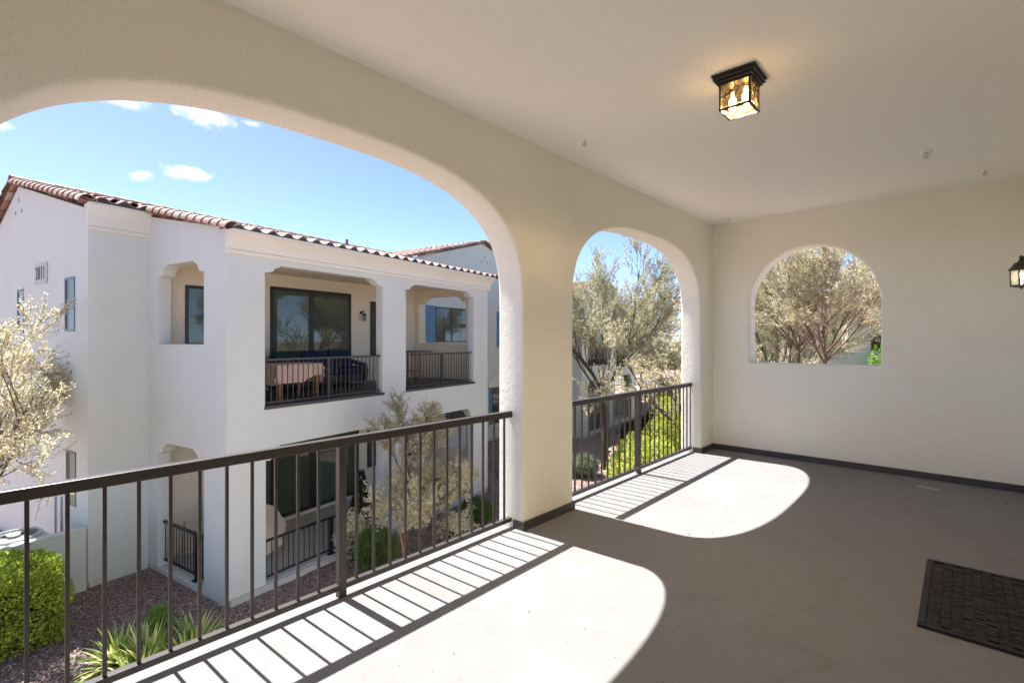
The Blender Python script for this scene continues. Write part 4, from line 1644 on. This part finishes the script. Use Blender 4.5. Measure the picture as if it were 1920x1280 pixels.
# ------------------------------------------------------------------ trees
def grow_tree(seed, levels, trunk_h, trunk_r, lean=(0, 0), fork_up=.8, first_n=5, first_len=2.2, spread=.75, ratio=.62, nchild=(6, 6, 5), gravity=.06,
              leaf_n=16, leaf_L=.06, leaf_W=.012, leaf_m=None, bark=None, leaf_up=.2, jitter=.16, twig_len=.34, limb=.62):
    rnd = random.Random(seed)
    wood = MB()
    tw = []                                     # polylines of the last shoots

    def rv():
        return Vector((rnd.gauss(0, 1), rnd.gauss(0, 1), rnd.gauss(0, 1)))

    def shoot(p, d, L, r, lev):
        nseg = 5 if lev < 2 else (4 if lev == 2 else 3)
        pts, rads, dirs = [p.copy()], [r], [d.copy()]
        for i in range(nseg):
            d = (d + rv() * jitter + Vector((0, 0, gravity * (1.4 if lev < 2 else .8)))).normalized()
            p = p + d * (L / nseg)
            pts.append(p.copy()); dirs.append(d.copy())
            rads.append(max(.0025, r * (1 - (i + 1) / nseg * .72)))
        if lev < levels:
            wood.tube(pts, rads, bark, 7 if lev == 0 else (5 if lev == 1 else 3), cap=False)
        else:
            wood.tube(pts, [max(.0022, x) for x in rads], bark, 3, cap=False)
            tw.append((pts, dirs))
            return
        n = nchild[min(lev, len(nchild) - 1)]
        for k in range(n):
            f = .22 + .78 * (k + rnd.random() * .8) / n
            f = min(f, 1.0)
            i = min(nseg - 1, int(f * nseg))
            q = pts[i].lerp(pts[i + 1], f * nseg - i)
            ax = rv()
            ax = (ax - dirs[i] * ax.dot(dirs[i])).normalized()
            sp = spread * rnd.uniform(.55, 1.15) * (1 if f < .95 else .4)
            nd = (dirs[i] * math.cos(sp) + ax * math.sin(sp)).normalized()
            nl = L * ratio * rnd.uniform(.7, 1.15) * (1.1 - .45 * f) if lev + 1 < levels else twig_len * rnd.uniform(.6, 1.3)
            shoot(q, nd, nl, max(.003, rads[i] * .55), lev + 1)
        if lev + 1 >= levels:
            tw.append((pts, dirs))
    if trunk_h > 0:
        p = Vector((0, 0, 0))
        pts, rads = [p.copy()], [trunk_r * 1.25]
        for i in range(7):
            p = p + Vector((lean[0] / 7 + rnd.gauss(0, .02), lean[1] / 7 + rnd.gauss(0, .02), trunk_h / 7))
            pts.append(p.copy()); rads.append(trunk_r * (1 - .05 * i))
        wood.tube(pts, rads, bark, 9, cap=False)
    else:
        p = Vector((0, 0, .02))
    for k in range(first_n):
        a = 2 * math.pi * (k + rnd.uniform(-.3, .3)) / first_n
        up = fork_up * rnd.uniform(.75, 1.25)
        d = Vector((math.cos(a), math.sin(a), up)).normalized()
        q = p - Vector((0, 0, rnd.uniform(0, .35))) if trunk_h > 0 else p
        shoot(q, d, first_len * rnd.uniform(.8, 1.15), trunk_r * limb, 0)
    g = np.random.default_rng(seed + 100)
    Ps, Ds = [], []
    for (pts, dirs) in tw:
        n = leaf_n
        for _ in range(n):
            t = rnd.random() ** .8 * (len(pts) - 1.001)
            i = int(t)
            q = pts[i].lerp(pts[i + 1], t - i)
            Ps.append(q); Ds.append(dirs[i + 1])
    Ps = np.array([tuple(q) for q in Ps]); Ds = np.array([tuple(q) for q in Ds])
    n = len(Ps)
    Ps = Ps + g.normal(size=(n, 3)) * .012
    D = unit(Ds * .55 + g.normal(size=(n, 3)) * .62 + np.array([0, 0, leaf_up]))
    v, f = leaf_quads(Ps, D, unit(g.normal(size=(n, 3))), leaf_L * g.uniform(.55, 1.35, n), leaf_W * g.uniform(.7, 1.25, n))
    return wood, (v, f)


def make_tree(name, loc, rz, label, group=None, cat='tree', scale=1.0, **kw):
    root = empty(name, loc, rz)
    tag(root, label, cat, group)
    wood, (v, f) = grow_tree(**kw)
    wood.build('trunk', root, smooth=60)
    np_mesh('crown', v, f, kw['leaf_m'], root)
    root.scale = (scale,) * 3
    return root


def dup_tree(src, loc, rz, label, scale=1.0, m=None):
    r = copy_tree(src)
    r.location = loc
    r.rotation_euler = (0, 0, rz)
    r.scale = (scale,) * 3
    r['label'] = label
    return r


TG = 'feathery desert trees around the buildings'
# big tree seen through the farther arch
t_mid = make_tree('shade_tree', (-10.27, 16.8, G), .4, 'tall olive green feathery tree with dark forking trunk seen through the farther arch', TG, scale=1.06,
                  seed=12, levels=3, trunk_h=2.9, trunk_r=.095, first_n=12, first_len=4.3, fork_up=1.55, spread=.46, ratio=.54, nchild=(8, 7, 5), gravity=.06, jitter=.10, limb=.42,
                  leaf_n=29, leaf_L=.07, leaf_W=.011, leaf_m=M['olive'], bark=M['barkdark'], twig_len=.5)
# tree filling the arched window
t_win = make_tree('shade_tree', (-2.46, 13.94, G), 1.1, 'pale feathery tree filling the arched window of the end wall', TG, scale=.97,
                  seed=23, levels=3, trunk_h=4.9, trunk_r=.055, first_n=9, first_len=2.45, fork_up=1.05, spread=.52, ratio=.55, jitter=.12, limb=.5, nchild=(8, 7, 6), gravity=.05,
                  leaf_n=27, leaf_L=.05, leaf_W=.008, leaf_m=M['pale'], bark=M['bark'], twig_len=.38)
# left tree in front of the gable
t_left = make_tree('shade_tree', (-13.35, -.25, G), .7, 'pale feathery tree at the left edge reaching in front of the 2011 gable', TG, scale=1.22,
                   seed=37, levels=3, trunk_h=1.5, trunk_r=.08, first_n=7, first_len=2.5, fork_up=.85, spread=.55, ratio=.55, nchild=(7, 6, 5), gravity=.03,
                   leaf_n=26, leaf_L=.055, leaf_W=.010, leaf_m=M['pale'], bark=M['bark'], twig_len=.34)
dup_tree(t_left, (-5.75, 15.0, G), 4.0, 'pale feathery tree over the yellow flowering shrubs in the farther arch', 1.28)
dup_tree(t_mid, (-5.3, 21.5, G), 2.2, 'dark olive tree behind the left part of the arched window', .92)
dup_tree(t_mid, (-17.5, 33.5, G), 3.3, 'olive tree far behind the big shade tree by the farther white building', .95)
dup_tree(t_win, (-3.95, 18.6, G), 3.6, 'pale feathery tree close behind the one in the arched window, to its left', 1.0)
dup_tree(t_mid, (-3.4, 30.0, G), 5.0, 'distant olive tree left of the house seen in the arched window', .9)
dup_tree(t_win, (-8.5, 27.5, G), 5.6, 'distant pale tree between the farther arch and the window', 1.0)
dup_tree(t_mid, (-11.5, 40.0, G), 1.2, 'distant olive tree near the road', 1.0)
dup_tree(t_mid, (-7.0, 44.0, G), 4.2, 'farthest olive tree beyond the road side shrubs', 1.1)
dup_tree(t_win, (2.0, 36.0, G), .6, 'distant pale tree behind the house in the arched window', 1.1)
# young pale trees by the neighbour's patio
t_yng = make_tree('young_tree', (-9.35, 7.15, G), .3, 'young pale yellow feathery tree beside an orange stake by the ground floor patio', None,
                  seed=51, levels=3, trunk_h=.75, trunk_r=.03, first_n=9, first_len=1.3, fork_up=1.3, spread=.6, ratio=.5, nchild=(7, 6, 4), gravity=.045,
                  leaf_n=15, leaf_L=.055, leaf_W=.012, leaf_m=M['palest'], bark=M['bark'], twig_len=.24)
make_tree('young_tree', (-9.3, 6.85, G), .3, 'taller slender grey green young tree whose tip stands before the white wall', None,
          seed=58, levels=3, trunk_h=2.0, trunk_r=.03, first_n=6, first_len=1.3, fork_up=2.3, spread=.42, ratio=.5, nchild=(8, 6, 4), gravity=.07,
          leaf_n=11, leaf_L=.055, leaf_W=.011, leaf_m=M['pale'], bark=M['bark'], twig_len=.2)
sk = empty('wooden_stake', (-9.45, 6.78, G), 0)
tag(sk, 'orange brown wooden stake leaning beside the young pale tree', 'stake')
mb = MB(); mb.tube([(.05, .02, -.05), (-.16, -.10, 1.25)], .027, M['stake'], 6); mb.build('shaft', sk)

# ------------------------------------------------------------------ shrubs
hd = empty('clipped_hedge', NW(-2.05, -3.06, G), NROT)
tag(hd, 'boxy clipped bright green hedge at the left before the low white wall', 'hedge')
g = np.random.default_rng(61)
hx, hy, hz = .78, 1.22, 1.34
fa = np.array([2 * hx * 2 * hy, 2 * hy * hz, 2 * hy * hz, 2 * hx * hz, 2 * hx * hz])
n = 34000
fid = g.choice(5, n, p=fa / fa.sum())
P = np.stack([g.uniform(-hx, hx, n), g.uniform(-hy, hy, n), g.uniform(0.02, hz, n)], 1)
O = np.zeros((n, 3))
for k_, (ax_, sg, val) in enumerate(((2, 1, hz), (0, 1, hx), (0, -1, -hx), (1, 1, hy), (1, -1, -hy))):
    q = fid == k_
    P[q, ax_] = val - sg * (g.random(q.sum()) ** 1.5 * .20)
    O[q, ax_] = sg
wob = .045 * np.sin(P[:, 0] * 7 + P[:, 2] * 5) + .05 * np.sin(P[:, 1] * 6 + P[:, 2] * 8 + 1) + .03 * np.sin(P[:, 0] * 15 + P[:, 1] * 13)
rr_ = 1 - .10 * (np.abs(P[:, 0]) / hx * np.abs(P[:, 1]) / hy) ** 4 - .07 * (np.abs(P[:, 1]) / hy * P[:, 2] / hz) ** 4 - .07 * (np.abs(P[:, 0]) / hx * P[:, 2] / hz) ** 4
P = (P + O * wob[:, None]) * rr_[:, None]
P[:, 2] = P[:, 2].clip(.01)
D = unit(O * .7 + g.normal(size=(n, 3)) * .7 + np.array([0, 0, .45]))
v, f = leaf_quads(P, D, unit(O + g.normal(size=(n, 3)) * .6), g.uniform(.045, .085, n), g.uniform(.012, .02, n))
np_mesh('foliage', v, f, M['hedge'], hd)
mb = MB(); mb.box(-.52, .52, -.95, .95, .01, 1.05, M['twig']); mb.build('stems', hd)
make_bush('rounded_shrub', (-9.5, 6.1, G), 62, 9000, .42, .42, .45, .09, .006, M['green'], 'rounded fine needled green shrub below the young pale tree', 'shrub', up=1.2)
make_bush('rounded_shrub', (-9.75, 9.35, G), 63, 6000, .42, .42, .36, .09, .007, M['green'], 'low dark green shrub beyond the young pale tree at the base of our pillar', 'shrub', up=1.0)
make_bush('silver_shrub', (-10.15, 5.95, G), 64, 4200, .40, .40, .58, .06, .011, M['palest'], 'small pale yellow shrub between the red pot and the rounded green shrub', 'shrub', up=.6, shell=.9)
make_bush('silver_shrub', (-9.25, 8.2, G), 65, 2600, .55, .55, .38, .06, .011, M['palest'], 'low straggly pale shrub right of the young tree', 'shrub', up=.6, shell=.95)
YG = 'yellow flowering shrubs under the farther arch'
for i, (x, y, rx, rz, lab) in enumerate(((-7.35, 13.9, .9, .95, 'nearest lime green shrub with yellow flowers below the farther arch railing'),
                                         (-6.55, 13.3, .95, 1.15, 'sunlit lime green flowering shrub right of the railing post of the farther arch'),
                                         (-5.75, 14.0, 1.0, 1.25, 'tall sunlit lime green flowering shrub at the right end of the farther arch railing'),
                                         (-8.75, 17.3, 1.05, .78, 'lime green flowering shrub in the shade right of the olive tree trunk'),
                                         (-7.3, 17.2, 1.2, 1.0, 'lime green flowering shrub in the shade behind the sunlit nearest ones'),
                                         (-8.6, 20.0, 1.3, 1.2, 'tall lime green flowering shrub beyond the olive tree, right of its trunk'),
                                         (-9.6, 22.6, 1.45, 1.3, 'lime green flowering shrub well behind the middle railing post of the farther arch'),
                                         (-7.9, 22.8, 1.5, 1.4, 'lime green flowering shrub far back at the right edge of the arch'),
                                         (-11.4, 26.3, 1.6, 1.4, 'farther lime green flowering shrub beside the white building'),
                                         (-10.0, 28.0, 1.8, 1.5, 'farther lime green flowering shrub near the arch edge'),
                                         (-14.0, 31.8, 1.7, 1.1, 'farthest lime green flowering shrub before the road'))):
    o = make_bush('flowering_shrub', (x, y, G), 70 + i, 9000, rx, rx, rz, .10, .026, M['lime'], lab, 'shrub', YG, up=.5, shell=.5)
    bush(190 + i, 160, rx, rx, rz, .07, .035, M['flower'], 'flowers', o, up=.4, shell=.1)['kind'] = 'stuff'
make_bush('grey_shrub', (-10.45, 15.5, G), 80, 5000, .55, .55, .36, .13, .012, M['greygreen'], 'grey green shrub in front of the olive tree trunk', 'shrub', up=.6)
make_bush('grey_shrub', (-11.2, 15.1, G), 81, 5000, .55, .55, .38, .12, .012, M['dgreen'], 'dark green shrub left of the grey green one beside our pillar', 'shrub', up=.6)
make_bush('dark_shrub', (-11.6, 22.0, G), 82, 6000, .9, .9, .5, .12, .03, M['dgreen'], 'dark green shrub behind the olive trunk by the farther building', 'shrub', up=.5)
make_bush('dark_shrub', (-12.2, 25.5, G), 83, 6000, 1.0, 1.0, .55, .12, .03, M['dgreen'], 'dark green shrub beside the pillars of the farther building', 'shrub', up=.5)

# striped lance-leaved plant below the railing
ag = empty('lance_leaf_plant', (-9.15, 1.95, G), 0)
tag(ag, 'clump of arching striped green and yellow sword leaves on the gravel below the railing', 'plant')
rnd = random.Random(15)
mb = MB()
for (cx_, cy_, n, hh) in ((0, 0, 110, 1.05), (-.45, -.30, 90, .95), (.10, .55, 90, 1.0), (.40, -.25, 80, .9), (.55, .35, 60, .85)):
    for i in range(n):
        a = rnd.uniform(0, 6.283)
        el = rnd.uniform(.25, 1.45)
        L = hh * rnd.uniform(.5, .82)
        w = rnd.uniform(.017, .03)
        p = Vector((cx_ + rnd.uniform(-.06, .06), cy_ + rnd.uniform(-.06, .06), .02))
        d = Vector((math.cos(a) * math.cos(el), math.sin(a) * math.cos(el), math.sin(el)))
        side = Vector((-math.sin(a), math.cos(a), 0))
        vs, K = [], 6
        for k in range(K + 1):
            t = k / K
            ww = w * (1 - t ** 2.2) * (.55 + .9 * min(1, t * 3)) + .001
            up_ = side.cross(d)
            vs += [p - side * ww + up_ * ww * .45, p, p + side * ww + up_ * ww * .45]
            d = (d + Vector((0, 0, -.085 - .13 * t)) * (1.2 - el * .45)).normalized()
            p = p + d * (L / K)
            if p.z < .01:
                p.z = .012
        fs = []
        for k in range(K):
            b = k * 3
            fs += [(b, b + 1, b + 4, b + 3), (b + 1, b + 2, b + 5, b + 4)]
        mb.add(vs, fs, M['blade'])
mb.build('leaves', ag, smooth=60)
mb = MB()
core(mb, .25, .25, .06, M['soil'])
mb.build('root_crown', ag)
make_bush('feathery_plant', (-9.9, 2.25, G), 84, 1800, .22, .22, .30, .09, .006, M['bright'], 'small feathery green plant behind the striped sword leaves', 'plant', up=1.0, shell=.9)

# ------------------------------------------------------------------ house in the arched window
hs_ = empty('white_house', (-2.2, 27.0, G), R(28))
tag(hs_, 'white house with a deep eave seen through the right of the arched window', 'house')
HO = (0, 0, 0)
mb = MB(); mb.box(-1.2, 9, 0, 8, 0, 4.55, M['white']); mb.build('wall', hs_)
mb = MB(); mb.box(-1.5, -1.2, -.05, 6, 0, 4.35, M['white'])
mb.box(-4.4, -1.2, -1.6, -1.35, 0, 4.55, M['white']); mb.build('parapet', hs_)
mb = MB(); mb.box(-2.2, -1.35, -1.3, -.7, 4.551, 5.998, M['tan']); mb.build('pillar', hs_)
mb = MB(); mb.box(-2.3, 10, -1.9, 8.6, 6.0, 6.4, M['cream']); mb.box(-2.5, 10, -2.1, 8.6, 6.4, 6.55, M['white']); mb.build('roof', hs_)
mb = MB(); mb.box(.4, 9, .5, 8, 4.551, 6.0, M['white']); mb.build('upper_wall', hs_)
make_bush('leafy_tree', (-1.35, 24.0, G + 1.2), 85, 7000, 1.3, 1.3, 2.0, .16, .05, M['bright'], 'bright green leafy tree in front of the house in the arched window', 'tree', up=.3, shell=.8)

# distant low hills are not seen; a far belt of trees closes the horizon
g = np.random.default_rng(77)
n = 26000
ang = g.uniform(R(60), R(150), n)
dist = g.uniform(88, 120, n)
hgt = g.random(n) * (3.2 + 1.6 * np.sin(ang * 23) + 1.1 * np.sin(ang * 61 + 2))
P = np.stack([dist * np.cos(ang), dist * np.sin(ang), G + hgt.clip(0, 9)], 1)
D = unit(g.normal(size=(n, 3)))
v, f = leaf_quads(P, D, unit(g.normal(size=(n, 3))), g.uniform(.7, 1.6, n), g.uniform(.25, .6, n))
tag(np_mesh('tree_belt', v, f, M['dolive']), 'far belt of olive trees beyond the road', 'trees', kind='stuff')
